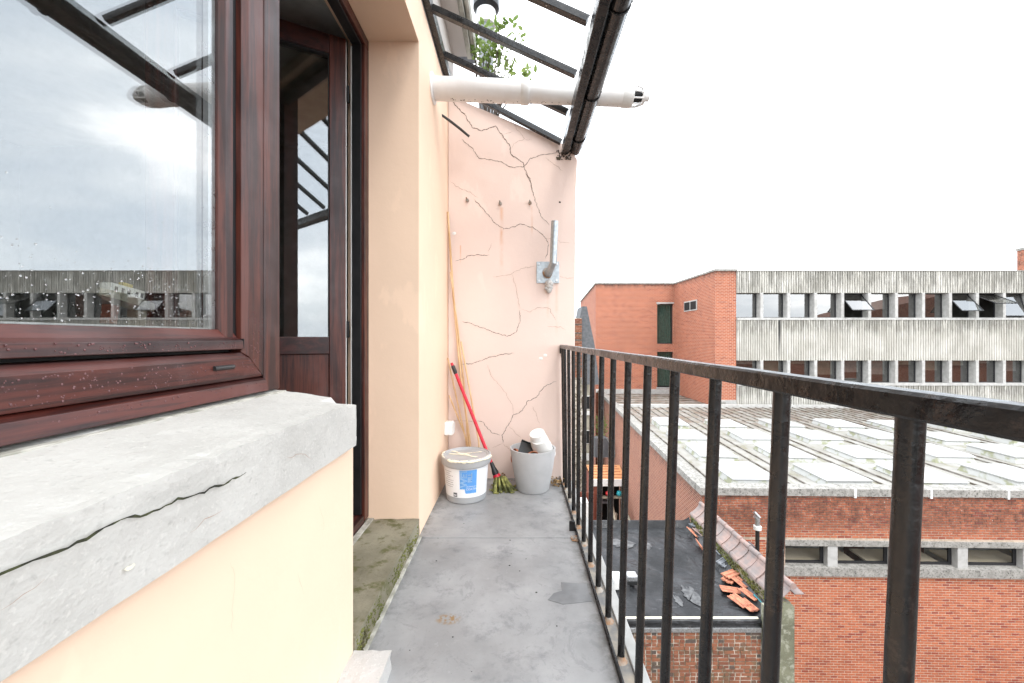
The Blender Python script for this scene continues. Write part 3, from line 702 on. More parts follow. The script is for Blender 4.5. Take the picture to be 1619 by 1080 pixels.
for k, y in enumerate(ys):
    xt, xb = railX(y), .366
    m = MB(); N_ = 18; pts = []; rs = []
    for i in range(N_ + 1):
        f = i / N_; z = -.024 + f * (1.037 + .024)
        pts.append((xb + (xt - xb) * f, y, z)); r = .0122 + .0006 * noise.noise(Vector((y * 7, z * 14, 0)))
        rs.append(r)
    m.tube(pts, rs, 14); b_ = m.build('baluster', M['railpaint'], RL, smooth=True)
    MB().lathe([(.024, 0), (.019, .004), (.0135, .012), (.0125, .02)], (xb, y, -.022), 12).build('weld', M['rust'], b_, smooth=True)
for y in (2.30, .62):
    MB().add([(.318, y, .003), (.334, y, .003), (.334, y + .012, .003), (.318, y + .012, .003), (.318, y, -.0), (.334, y, .10), (.334, y + .012, .10), (.318, y + .012, .10)], []) if False else None
    B('support_bracket', M['railpaint'], RL, .300, .334, y, y + .010, .003, .058, .001)
mb = MB()
for i in range(70):
    a = random.random(); mb.ball((.322 + random.uniform(-.022, .012), 2.215 + random.uniform(-.03, .03), .004), random.uniform(.002, .006), 1, 1, .6, 5, 4)
mb.build('rust_crumbs', M['rust'], RL, kind='stuff')

# ------------------------------------------------------------------ canopy
CN = empty('canopy_frame', 'black steel lean-to canopy frame with bare sloping rafters over the balcony', 'canopy frame')
B('wall_rail', M['canopypaint'], CN, XW + .001, -.512, -1.6, YE, 3.085, 3.155, .003)
B('outer_beam', M['canopypaint'], CN, .352, .402, -1.6, YE - .02, 2.566, 2.648, .004)
def rafter(y, name='rafter', skew=.0925):
    a = math.atan2(2.672 - 3.125, .352 + .512); L = math.hypot(.864, .453)
    Mx = Matrix.Translation((-.512, y, 3.125)) @ Matrix.Rotation(-skew, 4, 'Z') @ Matrix.Rotation(-a, 4, 'Y')
    o = MB().obox(Mx, -.002, L, -.019, .019, -.034, -.004).obox(Mx, -.0, L, -.004, .004, -.004, .012).build(name, M['canopypaint'], CN, .002)
    for s in (.35, .78): MB().tube([Mx @ Vector((L*s, -.008, -.0345)), Mx @ Vector((L*s, -.008, -.037))], .004, 6).build('screw', M['alu'], o)
for k in range(12):
    y = 2.80 - .395 * k
    if y > -1.5: rafter(y)
rafter(3.135, 'edge_rafter', 0)
# gutter
mb = MB(); n = 14; vs = []; fs = []
prf = [(.047 * math.cos(q), .047 * math.sin(q)) for q in [math.pi + math.pi * j / n for j in range(n + 1)]]
prf = prf + [(.051, .004), (.053, -.002), (.0495, -.004)] + [(.0445 * math.cos(q), .0445 * math.sin(q) - .001) for q in [2 * math.pi - math.pi * j / n for j in range(n + 1)]][1:]
GX, GZ = .458, 2.622
for yy in (-1.6, YE + .02):
    for a, b in prf: vs.append((GX + a, yy, GZ + b))
k = len(prf)
for j in range(k): fs.append((j, (j+1) % k, k + (j+1) % k, k + j))
mb.add(vs, fs); GT = mb.build('gutter', M['canopypaint'], CN, fix=True)
for yy in (2.97, 2.45, 1.79, 1.2, .6, 0, -.6):
    MB().tube([(GX + .051 * math.cos(q), yy, GZ + .051 * math.sin(q)) for q in [math.pi * 1.02 + math.pi * 1.0 * j / 12 for j in range(13)]] + [(GX + .060, yy, GZ + .012)], .0045, 6).build('gutter_bracket', M['canopypaint'], GT, smooth=True)
mb = MB()
for i in range(70):
    p = px(890 + random.uniform(-10, 14), 246 + random.uniform(-8, 6), YE - .004); mb.ball(p, random.uniform(.003, .008), 1, .5, 1, 5, 4)
mb.build('moss_crumbs', M['twig'], CN, kind='stuff')

# ------------------------------------------------------------------ flue pipe
FP = empty('flue_pipe', 'white boiler flue pipe sticking out of the peach wall under the canopy', 'flue pipe', (XW, 2.60, 2.748))
MB().lathe([(.0, .012), (.085, .012), (.095, .006), (.095, 0)], (0, 0, 0), 28, Matrix.Rotation(R(90), 4, 'Y')).build('wall_flange', M['offwhite'], FP, smooth=True)
dirp = Vector((1, .022, -.027)).normalized()
def fp(t): return dirp * t
MB().tube([fp(.0), fp(.61)], .072, 28).build('pipe', M['offwhite'], FP, smooth=True)
MB().tube([fp(.575), fp(.585), fp(.62), fp(.63)], [.072, .077, .077, .072], 28).build('collar', M['whiteplast'], FP, smooth=True)
MB().tube([fp(.63), fp(1.27)], .066, 28).build('pipe', M['offwhite'], FP, smooth=True)
MB().tube([fp(1.24), fp(1.25), fp(1.30), fp(1.31)], [.066, .070, .070, .066], 28).build('collar', M['whiteplast'], FP, smooth=True)
tm = MB().tube([fp(1.37), fp(1.39)], [.05, .048], 20).build('terminal', M['offwhite'], FP, smooth=True)
MB().tube([fp(1.30), fp(1.39)], .035, 12).build('inner_pipe', M['dark'], tm, smooth=True)
MB().tube([fp(1.385), fp(1.42)], .028, 14).build('nozzle', M['offwhite'], tm, smooth=True)
for j in range(10):
    q = 2 * math.pi * j / 10; o_ = Vector((0, math.cos(q), math.sin(q)))
    MB().tube([fp(1.30) + o_ * .064, fp(1.34) + o_ * .062, fp(1.375) + o_ * .05], .005, 5).build('grille_bar', M['offwhite'], tm)
mb = MB()
for i in range(60):
    t_ = random.uniform(.12, 1.3); r_ = (.072 if t_ < .6 else .066)
    mb.ball(fp(t_) + Vector((0, random.uniform(-.018, .012), -r_)), random.uniform(.0015, .004), 1, .6, 1, 5, 4)
mb.build('dirty_drips', M['twig'], FP, kind='stuff')

# ------------------------------------------------------------------ vent pipe behind the wall, and plant
B('neighbour_roof', M['greytile'], None, -3, .45, 3.62, 7.5, -9.9, 2.6, label='low grey roof hidden behind the pink wall carrying the vent pipe', cat='roof')
VP_ = empty('vent_pipe', 'grey roof vent pipe with white collar and black cap behind the pink wall', 'vent pipe', (-.31, 3.95, 2.6))
MB().tube([(0, 0, 0), (0, 0, 1.72)], .072, 24).build('pipe', M['greypipe'], VP_, smooth=True)
MB().tube([(0, 0, 1.60), (0, 0, 1.61), (0, 0, 1.75), (0, 0, 1.76)], [.072, .095, .095, .08], 24).build('collar', M['whiteplast'], VP_, smooth=True)
MB().tube([(0, 0, 1.74), (0, 0, 1.78), (0, 0, 1.86), (0, 0, 1.95)], [.08, .13, .13, .03], 24).build('cap', M['blackplast'], VP_, smooth=True)
B('strap', M['blackplast'], VP_, -.085, .085, -.08, .08, .62, .66, .01)
PL = empty('wall_plant', 'leafy green seedling shrub growing over the top of the pink wall', 'plant', (-.25, 3.40, 2.95))
mb = MB(); lf = MB()
def leaf(m, p, d, s):
    d = d.normalized(); sd = d.cross(Vector((random.uniform(-1, 1), random.uniform(-1, 1), random.uniform(-1, 1)))).normalized(); up = d.cross(sd)
    m.add([p, p + d*s*.3 + sd*s*.24, p + d*s*.7 + sd*s*.22, p + d*s, p + d*s*.7 - sd*s*.22, p + d*s*.3 - sd*s*.24, p + d*s*.5 + up*s*.08], [(0, 1, 6), (1, 2, 6), (2, 3, 6), (3, 4, 6), (4, 5, 6), (5, 0, 6)])
Yp = 3.42; o0 = Vector((-.25, 3.40, 2.95))
tips = [(752, 62), (765, 45), (790, 40), (800, 35), (748, 75), (776, 70), (785, 72), (770, 118), (778, 128), (815, 55), (822, 60), (800, 92), (808, 100), (815, 118), (828, 110), (838, 122), (760, 100), (790, 85), (772, 95), (745, 66), (756, 80), (768, 82), (780, 108), (803, 82), (782, 52)]
for a, b in tips:
    p1 = px(a, b, Yp + random.uniform(-.12, .12)) - o0; p0 = Vector(((-.02 if a < 790 else .05) + random.uniform(-.03, .03), 0, .0)); mid = (p0 + p1) / 2 + Vector((random.uniform(-.04, .02), 0, .03))
    pts = [p0, p0.lerp(mid, .6), mid, mid.lerp(p1, .5) + Vector((.01, 0, .008)), p1]
    mb.tube(pts, [.007, .006, .005, .0036, .002], 5)
    for k in range(16 if a < 795 else 9):
        q = p1 + Vector((random.gauss(0, .028), random.gauss(0, .03), random.gauss(0, .034))); leaf(lf, q, Vector((random.uniform(-1, 1), random.uniform(-1, 1), random.uniform(-.3, 1))), random.uniform(.04, .08))
mb.build('stem', M['twig'], PL); lf.build('foliage', M['leaf'], PL)

# ------------------------------------------------------------------ things in the corner
# canes
def cane(pts, r, lb):
    P = [Vector(p) for p in pts]; base = P[-1].copy(); t_ = empty('bamboo_cane', lb, 'cane', base, 'bamboo canes leaning in the corner')
    Q = []; rs = []
    for a, b in zip(P, P[1:]):
        for k in range(4): Q.append(a.lerp(b, k / 4) - base); rs.append(r)
    Q.append(P[-1] - base); rs.append(r)
    MB().tube(Q, rs, 8).build('stalk', M['bamboo'], t_, smooth=True)
    n = int((P[0] - P[-1]).length / .22)
    for k in range(1, n):
        f = k / n * (len(Q) - 1); i = int(f); p = Q[i].lerp(Q[min(i + 1, len(Q) - 1)], f - i); d = (Q[min(i + 1, len(Q) - 1)] - Q[i]).normalized()
        MB().tube([p - d * .004, p, p + d * .004], [r, r * 1.35, r], 8).build('node', M['bamboo'], t_, smooth=True)
YC = 3.12
cane([px(708, 335, YC), px(717, 470, YC + .01), px(728, 590, YC), px(743, 700, YC - .03), Vector((-.352, 3.05, .006))], .0085, 'tallest bamboo cane, reaching well above the red mop handle')
cane([px(712, 430, YC), px(724, 520, YC), px(734, 610, YC), px(739.5, 700, YC - .03), Vector((-.375, 3.04, .006))], .006, 'second tallest bamboo cane, close beside the tallest one')
cane([px(708, 566, YC), px(722, 630, YC), px(737, 698, YC), Vector((-.365, 3.10, .006))], .006, 'short bamboo cane whose top sits just left of the red mop handle tip')
cane([px(710, 625, YC), px(724, 660, YC), px(740, 700, YC), Vector((-.34, 3.10, .006))], .006, 'shortest bamboo cane, its top just above the white socket box')
cane([px(729, 540, YC), px(745, 630, YC - .01), px(757, 698, YC - .03), Vector((-.285, 3.04, .006))], .0065, 'rightmost bamboo cane, crossing behind the red mop handle')
# mop
a = px(714, 574, 3.10); b = px(787, 757, 2.93)
MP = empty('mop', 'red handled floor mop with yellow green cloth head leaning on the pink wall', 'mop', b); d = (a - b)
MB().tube([d * .13, d * .90], .0125, 14).build('handle', M['redmetal'], MP, smooth=True)
MB().tube([d * .90, d * .915, d * .97, d * .975], [.0125, .015, .015, .012], 14).build('grip', M['blackplast'], MP, smooth=True)
MB().tube([d * .975, d * 1.0], [.012, .010], 12).build('grip_end', M['redmetal'], MP, smooth=True)
MB().tube([d * .035, d * .05, d * .09, d * .135], [.022, .026, .017, .014], 14).build('socket', M['blackplast'], MP, smooth=True)
MB().tube([d * .015, d * .036], [.030, .026], 14).build('socket_ring', M['redmetal'], MP, smooth=True)
hd = MB()
for i in range(46):
    p0 = d * .02 + Vector((random.uniform(-.015, .015), random.uniform(-.015, .015), 0)); ex, ey = random.uniform(-.04, .13), random.uniform(-.09, .08)
    e_ = Vector((ex, ey, -b.z + .008)); mid = p0.lerp(e_, .5) + Vector((0, 0, random.uniform(.0, .05)))
    e2 = e_ + Vector((random.uniform(-.04, .04), random.uniform(-.03, .03), random.uniform(0, .012)))
    hd.tube([p0, mid, e_, e2], [.005, .008, .008, .006], 6)
hd.build('mop_cloth', M['clothyel'], MP, smooth=True)
# paint bucket
PB = empty('paint_bucket', 'grey paint bucket with paint smeared lid and white and blue label', 'bucket', (-.358, 2.80, .0045))
r0, r1, hb = .138, .157, .275
def rad(z): return r0 + (r1 - r0) * z / hb
MB().lathe([(.0, 0.001), (r0 - .006, 0.0), (r0, .006), (rad(.27), .27)], n=48).build('body', M['bucketgrey'], PB, smooth=True)
MB().lathe([(rad(.25), .245), (.170, .248), (.173, .255), (.173, .297), (.168, .303), (.161, .305), (.158, .298), (.146, .296), (.142, .291), (0, .291)], n=48).build('lid', M['bucketgrey'], PB, smooth=True)
def curved(pts2, off, name, mat, parent, n=1):   # pts2: polygon list [(ang_deg,z)]
    m = MB()
    for pl in pts2:
        m.add([((rad(z) + off) * math.cos(R(a)), (rad(z) + off) * math.sin(R(a)), z) for a, z in pl], [tuple(range(len(pl)))])
    return m.build(name, mat, parent)
def strip(a0, a1, z0, z1, st=4): 
    out = []; n = max(1, int((a1 - a0) / st))
    for i in range(n):
        p, q = a0 + (a1-a0)*i/n, a0 + (a1-a0)*(i+1)/n
        out.append([(p, z0), (q, z0), (q, z1), (p, z1)])
    return out
FC = -90 + 7   # direction that faces the viewer
lab = curved(strip(FC - 78, FC + 75, .045, .238), .0012, 'label', M['labelwhite'], PB)
blue = []
import itertools
edge = lambda a: .075 + (.030 if a < FC - 3 else 0) + .009 * noise.noise(Vector((a * .6, 0, 0))) + .006 * noise.noise(Vector((a * 2.1, 4, 0)))
aa = FC - 17
while aa < FC + 27: blue.append([(aa, edge(aa)), (aa + 1, edge(aa + 1)), (aa + 1, .233), (aa, .233)]); aa += 1
curved(blue, .0024, 'blue_print', M['labelblue'], lab)
# small lines of text as rows of tiny marks
mk = []
for row, (ln, sh) in enumerate([(26, 0), (16, 4), (30, -1), (14, 7), (32, -1), (28, 2), (34, -2), (22, 5)]):
    z = .215 - row * .0145; a_ = FC - 66 + sh
    while a_ < FC - 66 + sh + ln:
        wd_ = random.uniform(1.2, 3); mk.append([(a_, z), (a_ + wd_, z), (a_ + wd_, z + .0028), (a_, z + .0028)]); a_ += wd_ + .9
curved(mk, .0024, 'small_print', M['labeltext'], lab)
curved(strip(FC - 36, FC - 25, .050, .078, 2), .0024, 'black_mark', M['labeltext'], lab)
curved([[(FC - 34, .058), (FC - 30, .059), (FC - 27, .058), (FC - 27, .068), (FC - 30, .064), (FC - 34, .068)]], .0036, 'black_mark_print', M['labelwhite'], lab)
def textmesh(s, size, fn, name, mat, parent, outline=False):
    cu = bpy.data.curves.new('txt', 'FONT'); cu.body = s; cu.size = size; cu.resolution_u = 3
    if outline: cu.fill_mode = 'NONE'; cu.bevel_depth = .0011; cu.bevel_resolution = 0
    o = bpy.data.objects.new('txt', cu); COL.objects.link(o); dg = bpy.context.evaluated_depsgraph_get()
    me = bpy.data.meshes.new_from_object(o.evaluated_get(dg)); bpy.data.objects.remove(o); bpy.data.curves.remove(cu)
    for v in me.vertices: v.co = fn(v.co.x, v.co.y, v.co.z)
    me.materials.clear(); me.materials.append(mat); return link(name, me, parent)
def wrap(a0, z0, rot, off):
    def fn(x, y, dz):
        if rot: x, y = -y, x
        z = z0 + y; r = rad(z) + off + dz; a = R(a0) + x / rad(z)
        return Vector((r * math.cos(a), r * math.sin(a), z))
    return fn
textmesh('WET', .058, wrap(FC + 1, .118, True, .004), 'lettering', M['labelline'], lab, True)
textmesh('FILL', .038, wrap(FC + 14, .150, True, .004), 'lettering', M['labelline'], lab, True)
textmesh('COATING', .019, wrap(FC - 1, .098, False, .0036), 'lettering', M['labelwhite'], lab)
textmesh('WATERPROOF', .010, wrap(FC - 1, .118, False, .0036), 'lettering', M['labelwhite'], lab)
def smear(pts, w_, z, nm='paint_smear'):
    m = MB()
    for q in pts: m.ball((q[0], q[1], z), w_ * random.uniform(.6, 1.2), 1.6, 1, .22, 8, 5)
    m.build(nm, M['creampaint'], PB, smooth=True, kind='stuff')
smear([(-.12 + .018*i, .085 - .012*i + .01*math.sin(i*1.3)) for i in range(9)], .011, .294)
smear([(-.11 + .02*i, .02 - .006*i) for i in range(7)], .012, .294)
smear([(-.03 + .02*i, .02 + .008*i) for i in range(7)], .009, .294)
smear([(-.02 + .015*i, -.005 - .008*i) for i in range(7)], .011, .294)
m = MB()
for i in range(26):
    q = R(-125 + i * 4.6); m.ball((.168 * math.cos(q), .168 * math.sin(q), .296 - .006 * random.random()), random.uniform(.010, .014), 1.4, 1, random.uniform(.5, .9), 8, 5)
for i in range(8):
    q = R(165 + i * 7); m.ball((.166 * math.cos(q), .166 * math.sin(q), .302), random.uniform(.005, .01), 1, 1, .6, 7, 5)
m.build('paint_smear', M['creampaint'], PB, smooth=True, kind='stuff')
MB().tube([(.174 * math.cos(R(q)), .174 * math.sin(R(q)), .262) for q in range(-5, 186, 12)], .0028, 6).build('wire_handle', M['alu'], PB, smooth=True)
# grey pot
GP = empty('grey_flower_pot', 'pale grey tapered flower pot holding smaller pots in the balcony corner', 'flower pot', (.114, 2.94, .0045))
MB().lathe([(0, .0), (.112, 0), (.120, .008), (.150, .17), (.168, .300), (.168, .306), (.158, .306), (.156, .298), (.140, .17), (.112, .02), (0, .02)], n=48).build('pot', M['potgrey'], GP, smooth=True)
SM = {'pt': None}
def mini_pot(loc, rot, r, h, mat, lb, nm='small_pot', cat='flower pot'):
    t_ = empty(nm, lb, cat, loc); t_.rotation_euler = rot
    MB().lathe([(0, 0), (r*.72, 0), (r*.93, h*.80)], n=28).build('body', mat, t_, smooth=True)
    MB().lathe([(r*.93, h*.80), (r*1.02, h*.80), (r*1.04, h), (r*.96, h), (r*.68, .01), (0, .01)], n=28).build('rim', mat, t_)
g0 = Vector((.114, 2.94, .0045))
mini_pot(g0 + Vector((.030, -.015, .415)), (R(-158), R(-16), 0), .078, .15, M['whiteplast'], 'white plastic pot, upper of the two upside down in the grey pot', 'white_pot')
mini_pot(g0 + Vector((.048, -.018, .372)), (R(-158), R(-16), 0), .085, .15, M['whiteplast'], 'white plastic pot, lower of the two nested upside down in the grey pot', 'white_pot')
mini_pot(g0 + Vector((-.03, .01, .22)), (R(78), R(12), R(20)), .055, .09, M['terracotta'], 'small terracotta pot on its side, front one in the grey pot', 'terracotta_pot')
mini_pot(g0 + Vector((-.065, .03, .22)), (R(70), R(-30), R(-60)), .05, .085, M['terracotta'], 'small terracotta pot on its side, tucked behind another in the grey pot', 'terracotta_pot')
Mx = Matrix.Translation(g0 + Vector((.01, -.03, .262))) @ Matrix.Rotation(R(22), 4, 'Y') @ Matrix.Rotation(R(38), 4, 'X')
MB().obox(Mx, -.12, .11, -.075, .07, -.004, .004).obox(Mx, -.12, .11, -.079, -.073, -.004, .018).obox(Mx, -.12, .11, .068, .074, -.004, .018).build('black_tray', M['blackplast'], None, .002, label='black plastic tray slanting inside the grey pot', cat='tray')
# dry leaves and moss debris
for (lx, ly, lb) in ((.30, 3.02, 'brown dry leaves heap between the grey pot and the railing'), (-.12, 3.10, 'dark dry leaf litter at the wall foot behind the mop head')):
    m = MB()
    for i in range(60): leaf(m, Vector((lx + random.gauss(0, .022), ly + random.gauss(0, .03), .008 + abs(random.gauss(0, .02)))), Vector((random.uniform(-1, 1), random.uniform(-1, 1), random.uniform(-.2, .5))), random.uniform(.015, .035))
    m.build('leaf_litter', M['leafdry'], None, kind='stuff', label=lb, cat='leaf litter')

# ------------------------------------------------------------------ model boat behind the window
BT = empty('model_boat', 'toy boat with white cabin standing inside behind the window glass', 'model boat', (-1.02, 1.035, 1.205)); BT.rotation_euler = (R(-8), 0, 0)
hull = MB(); sec = []
for i in range(9):
    f = i / 8; y = -.07 + .15 * f; wd_ = .022 * (1 - abs(2 * f - 1) ** 3) + .004; zt_ = .018 + .010 * (1 - f) ** 2
    sec.append([(-wd_, y, zt_), (-wd_ * .8, y, zt_ - .018), (0, y, zt_ - .028 + .01 * abs(2*f - 1)**3), (wd_ * .8, y, zt_ - .018), (wd_, y, zt_)])
hull.add([p for s in sec for p in s], [(i*5 + j, i*5 + j + 1, (i+1)*5 + j + 1, (i+1)*5 + j) for i in range(8) for j in range(4)] + [(i*5, (i+1)*5, (i+1)*5 + 4, i*5 + 4) for i in range(8)])
hull.build('hull', M['creamwall'], BT, fix=True)
cb = B('cabin', M['whiteplast'], BT, -.014, .014, -.055, .035, .020, .045)
for y in (-.045, -.028, -.012, .010, .024): B('porthole', M['dark'], cb, .0142, .0150, y, y + .007, .026, .038)
B('roof_sign', M['yellow'], BT, -.006, .006, -.018, .008, .0455, .056)
B('keel_stand', M['redbrown'], BT, -.012, .012, -.045, -.025, -.055, -.008)
B('keel_stand', M['plank'], BT, -.012, .012, .02, .05, -.055, -.008)
B('wooden_box', M['redbrown'], None, -1.10, -.97, .86, 1.14, .962, 1.148, .003, label='brown wooden box under the toy boat inside the window', cat='box')

# ================================================================== BACKGROUND
def wall_holes(m, F, u0, u1, z0, z1, holes, depth, w=0.0):
    """front face at w with rectangular holes (u0,u1,z0,z1) and reveals going to w+depth; F maps (u,w,z)"""
    us = sorted({u0, u1, *[h[0] for h in holes], *[h[1] for h in holes]}); zs = sorted({z0, z1, *[h[2] for h in holes], *[h[3] for h in holes]})
    def inh(u, z): return any(h[0] < u < h[1] and h[2] < z < h[3] for h in holes)
    for a, b in zip(us, us[1:]):
        for c, d in zip(zs, zs[1:]):
            if not inh((a+b)/2, (c+d)/2): m.add([F(a, w, c), F(b, w, c), F(b, w, d), F(a, w, d)], [(0, 1, 2, 3)])
    for a, b, c, d in holes:
        e_ = w + depth
        for q in ([(a, w, c), (a, w, d), (a, e_, d), (a, e_, c)], [(b, w, d), (b, w, c), (b, e_, c), (b, e_, d)], [(a, w, c), (a, e_, c), (b, e_, c), (b, w, c)], [(a, w, d), (b, w, d), (b, e_, d), (a, e_, d)]):
            m.add([F(*p) for p in q], [(0, 1, 2, 3)])

# ---- hall with skylights
HL = empty('skylight_hall', 'low orange brick hall with a pale flat roof full of white skylights', 'hall', (5.28, 11.4, -9.9))
HL.location = (0, 0, 0)
O_ = Vector((5.28, 11.4, 0)); sdir = Vector((math.cos(R(1.3)), -math.sin(R(1.3)), 0)); rdir = Vector((.063, .998, 0)).normalized()
def FH(u, w_, z): return O_ + sdir * u + rdir * w_ + Vector((0, 0, z))
UE = 30.0; ZT = -3.15; ZR = -3.33
wins = [(2.35, 3.52)] + [(3.80 + 1.80 * k, 3.80 + 1.52 + 1.80 * k) for k in range(14)]
ww0, ww1 = wins[0][0], wins[-1][1]
m = MB(); wall_holes(m, FH, 0, UE, -9.9, ZT - .2, [(ww0, ww1, -5.60, -4.64)], .35); m.build('front_wall', M['hallmortar'], HL)
m = MB(); m.add([FH(0, 21.5, -9.9), FH(0, 0, -9.9), FH(0, 0, ZT - .2), FH(0, 21.5, ZT - .2)], [(0, 1, 2, 3)]); m.build('side_wall', M['hallsidebrick'], HL)
B('lintel', M['speckconc'], HL, ww0 - .1, UE, -.05, .30, -4.785, -4.63, F=FH)
B('sill', M['speckconc'], HL, ww0 - .1, UE, -.10, .30, -5.61, -5.37, F=FH)
# window band
for (a, b) in wins:
    wd = B('window', M['darkframe'], HL, a, b, .14, .18, -5.372, -5.30, F=FH)
    B('frame_bar', M['darkframe'], wd, a, a + .05, .14, .18, -5.30, -4.786, F=FH); B('frame_bar', M['darkframe'], wd, b - .09, b, .14, .18, -5.30, -4.786, F=FH)
    MB(FH).quad((a + .05, .16, -5.30), (b - .09, .16, -5.30), (b - .09, .16, -4.786), (a + .05, .16, -4.786)).build('pane', M['clearglass'], wd)
for k in range(15):
    c_ = 3.66 + 1.8 * k; B('pier', M['pierconc'], HL, c_ - .14, c_ + .14, -.03, .20, -5.372, -4.786, .004, F=FH)
B('room_back', M['whiteplast'], HL, ww0 - 1, UE - .1, 1.9, 2.0, -7.0, -3.5, F=FH)
B('room_floor', M['tan'], HL, ww0 - 1, UE - .1, .36, 3.6, -6.45, -6.40, F=FH)
for k in range(7):
    B('desk', M['tan'], HL, 2.45 + k * 2.4, 4.5 + k * 2.4, .24, .95, -5.40, -5.36, F=FH)
    if k in (1, 2): B('cupboard', M['redbrown'], HL, 3.5 + k * 1.9, 4.1 + k * 1.9, 1.8, 2.2, -6.4, -4.5, F=FH)
# bricks, real
def lay_bricks(parent, F, regions, bw, bh, gap, proud, mat, nparts, camdist, jitter=0.0, headers=0.0, seed=3, zvis=-99, uvis=99):
    rnd = random.Random(seed); L = []
    for (u0, u1, z0, z1) in regions:
        r = 0; z = z1 - gap
        while z - bh > z0 - .001:
            u = u0 + gap / 2; first = True
            if r % 2: u -= 0; 
            off = (bw + gap) / 2 if r % 2 else 0
            uu = u
            if off: L.append((uu, min(uu + off - gap, u1), z - bh, z)); uu += off
            while uu < u1 - .02:
                wd_ = bw
                if headers and rnd.random() < headers: wd_ = bw * .48
                e_ = min(uu + wd_, u1 - gap / 2); L.append((uu, e_, z - bh, z)); uu += wd_ + gap
            z -= bh + gap; r += 1
    L = [q for q in L if q[1] - q[0] > .02]
    L.sort(key=lambda q: (F((q[0]+q[1])/2, 0, (q[2]+q[3])/2) - Vector((0, 0, CAM_H))).length + (50 if (q[3] < zvis or q[0] > uvis) else 0))
    def pts(q):
        j = [rnd.uniform(-jitter, jitter) for _ in range(6)]; p = proud + rnd.uniform(-.002, .003) + abs(j[4]) * .4; a, b, c, d = q; c += j[0]; d += j[1]; a += j[2]; b += j[3]; i = .004
        return [(a, .012, c), (b, .012, c), (b, .012, d), (a, .012, d), (a + i, -p, c + i), (b - i, -p, c + i), (b - i, -p, d - i), (a + i, -p, d - i)], [(4, 5, 6, 7), (0, 1, 5, 4), (1, 2, 6, 5), (2, 3, 7, 6), (3, 0, 4, 7)]
    shared = {}
    for q in L[:nparts]:
        key = (round(q[1] - q[0], 3), rnd.randrange(4) if jitter else 0)
        if key not in shared:
            vs, fs = pts((0, q[1] - q[0], 0, bh)); O = F(0, 0, 0); mm = MB(); mm.add([F(*v) - O for v in vs], fs); shared[key] = mm.mesh('brick', mat)
        o = link('brick', shared[key], parent); o.location = F(q[0], 0, q[2])
    m = MB(F)
    for q in L[nparts:]: m.add(*pts(q))
    m.build('bricks_beyond', mat, parent, kind='stuff')
lay_bricks(HL, FH, [(0, 29.95, -4.63, ZT - .2), (0, ww0 - .1, -5.62, -4.63), (0, 29.95, -9.95, -5.61)], .187, .058, .0135, .007, M['hallbrick'], 300, None, zvis=-8.6, uvis=9.5)
# roof
m = MB(); m.add([FH(0, 0, ZR), FH(UE, 0, ZR), FH(UE, 14.3, ZR), FH(0, 14.3, ZR)], [(0, 1, 2, 3)]); m.build('roof_deck', M['roofsheet'], HL)
m = MB(); m.add([FH(0, 14.3, ZR - .06), FH(8, 14.3, ZR - .06), FH(8, 21.3, ZR - .06), FH(0, 21.3, ZR - .06)], [(0, 1, 2, 3)]); m.build('roof_deck', M['roofsheet'], HL)
for k in range(15): B('coping_stone', M['speckconc'], HL, -.06 + 2.02 * k, -.065 + 2.02 * (k + 1) - .004, -.07, .33, ZT - .22, ZT, .012, F=FH)
for k in range(12): B('coping_stone', M['speckconc'], HL, -.07, .34, .34 + 1.75 * k, .34 + 1.75 * (k + 1) - .012, ZT - .22, ZT, .012, F=FH)
B('roof_kerb', M['pierconc'], HL, .35, UE, 14.1, 14.45, ZR, ZR + .16, F=FH)
B('roof_kerb', M['pierconc'], HL, .35, 7.3, 20.8, 21.1, ZR - .06, ZR + .28, F=FH)
for u in (2.15, 4.25, 6.35, 8.46, 10.5): 
    q = u - .02; B('coping_clip', M['whiteplast'], HL, q, q + .06, -.078, .1, ZT - .25, ZT + .006, F=FH)
def skylight_mesh():
    a = MB(); w_, d_, h_ = 1.42, 1.72, .19
    a.add([(0, 0, 0), (w_, 0, 0), (w_, d_, 0), (0, d_, 0), (.07, .07, h_), (w_-.07, .07, h_), (w_-.07, d_-.07, h_), (.07, d_-.07, h_)], [(0, 1, 5, 4), (1, 2, 6, 5), (2, 3, 7, 6), (3, 0, 4, 7)])
    b = MB(); i = .04
    for z0, z1, q0, q1 in ((h_, h_ + .035, .03, .03), (h_ + .035, h_ + .10, .03, .14)):
        b.add([(q0, q0, z0), (w_-q0, q0, z0), (w_-q0, d_-q0, z0), (q0, d_-q0, z0), (q1, q1, z1), (w_-q1, q1, z1), (w_-q1, d_-q1, z1), (q1, d_-q1, z1)], [(0, 1, 5, 4), (1, 2, 6, 5), (2, 3, 7, 6), (3, 0, 4, 7)])
    b.add([(.14, .14, h_ + .10), (w_-.14, .14, h_ + .10), (w_-.14, d_-.14, h_ + .10), (.14, d_-.14, h_ + .10)], [(0, 1, 2, 3)])
    return a.mesh('skylight', M['curb']), b.mesh('dome', M['dome'])
sa, sb = skylight_mesh()
za = -math.atan2(rdir.x, rdir.y)
for row in range(4):
    for k in range(8):
        u = 1.10 + 2.76 * k; w_ = .50 + 2.45 * row
        p = FH(u, w_, ZR); o = link('skylight', sa, HL); o.location = p; o.rotation_euler = (0, 0, za)
        d_ = link('dome', sb, o); o.scale = (random.uniform(.97, 1.02), random.uniform(.96, 1.02), random.uniform(.75, 1.15)); o.rotation_euler = (R(random.uniform(-.8, .8)), R(random.uniform(-.8, .8)), za + R(random.uniform(-1.2, 1.2)))
for k in range(44):
    u = .62 + .46 * k; gap = (k % 6) in (0, 5)
    inside = any(1.10 + 2.76 * j - .05 < u < 1.10 + 2.76 * j + 1.47 for j in range(8))
    B('roof_seam', M['seam'], HL, u, u + .035, .36 if not inside else 9.7, 14.08, ZR + .001, ZR + .05, F=FH)
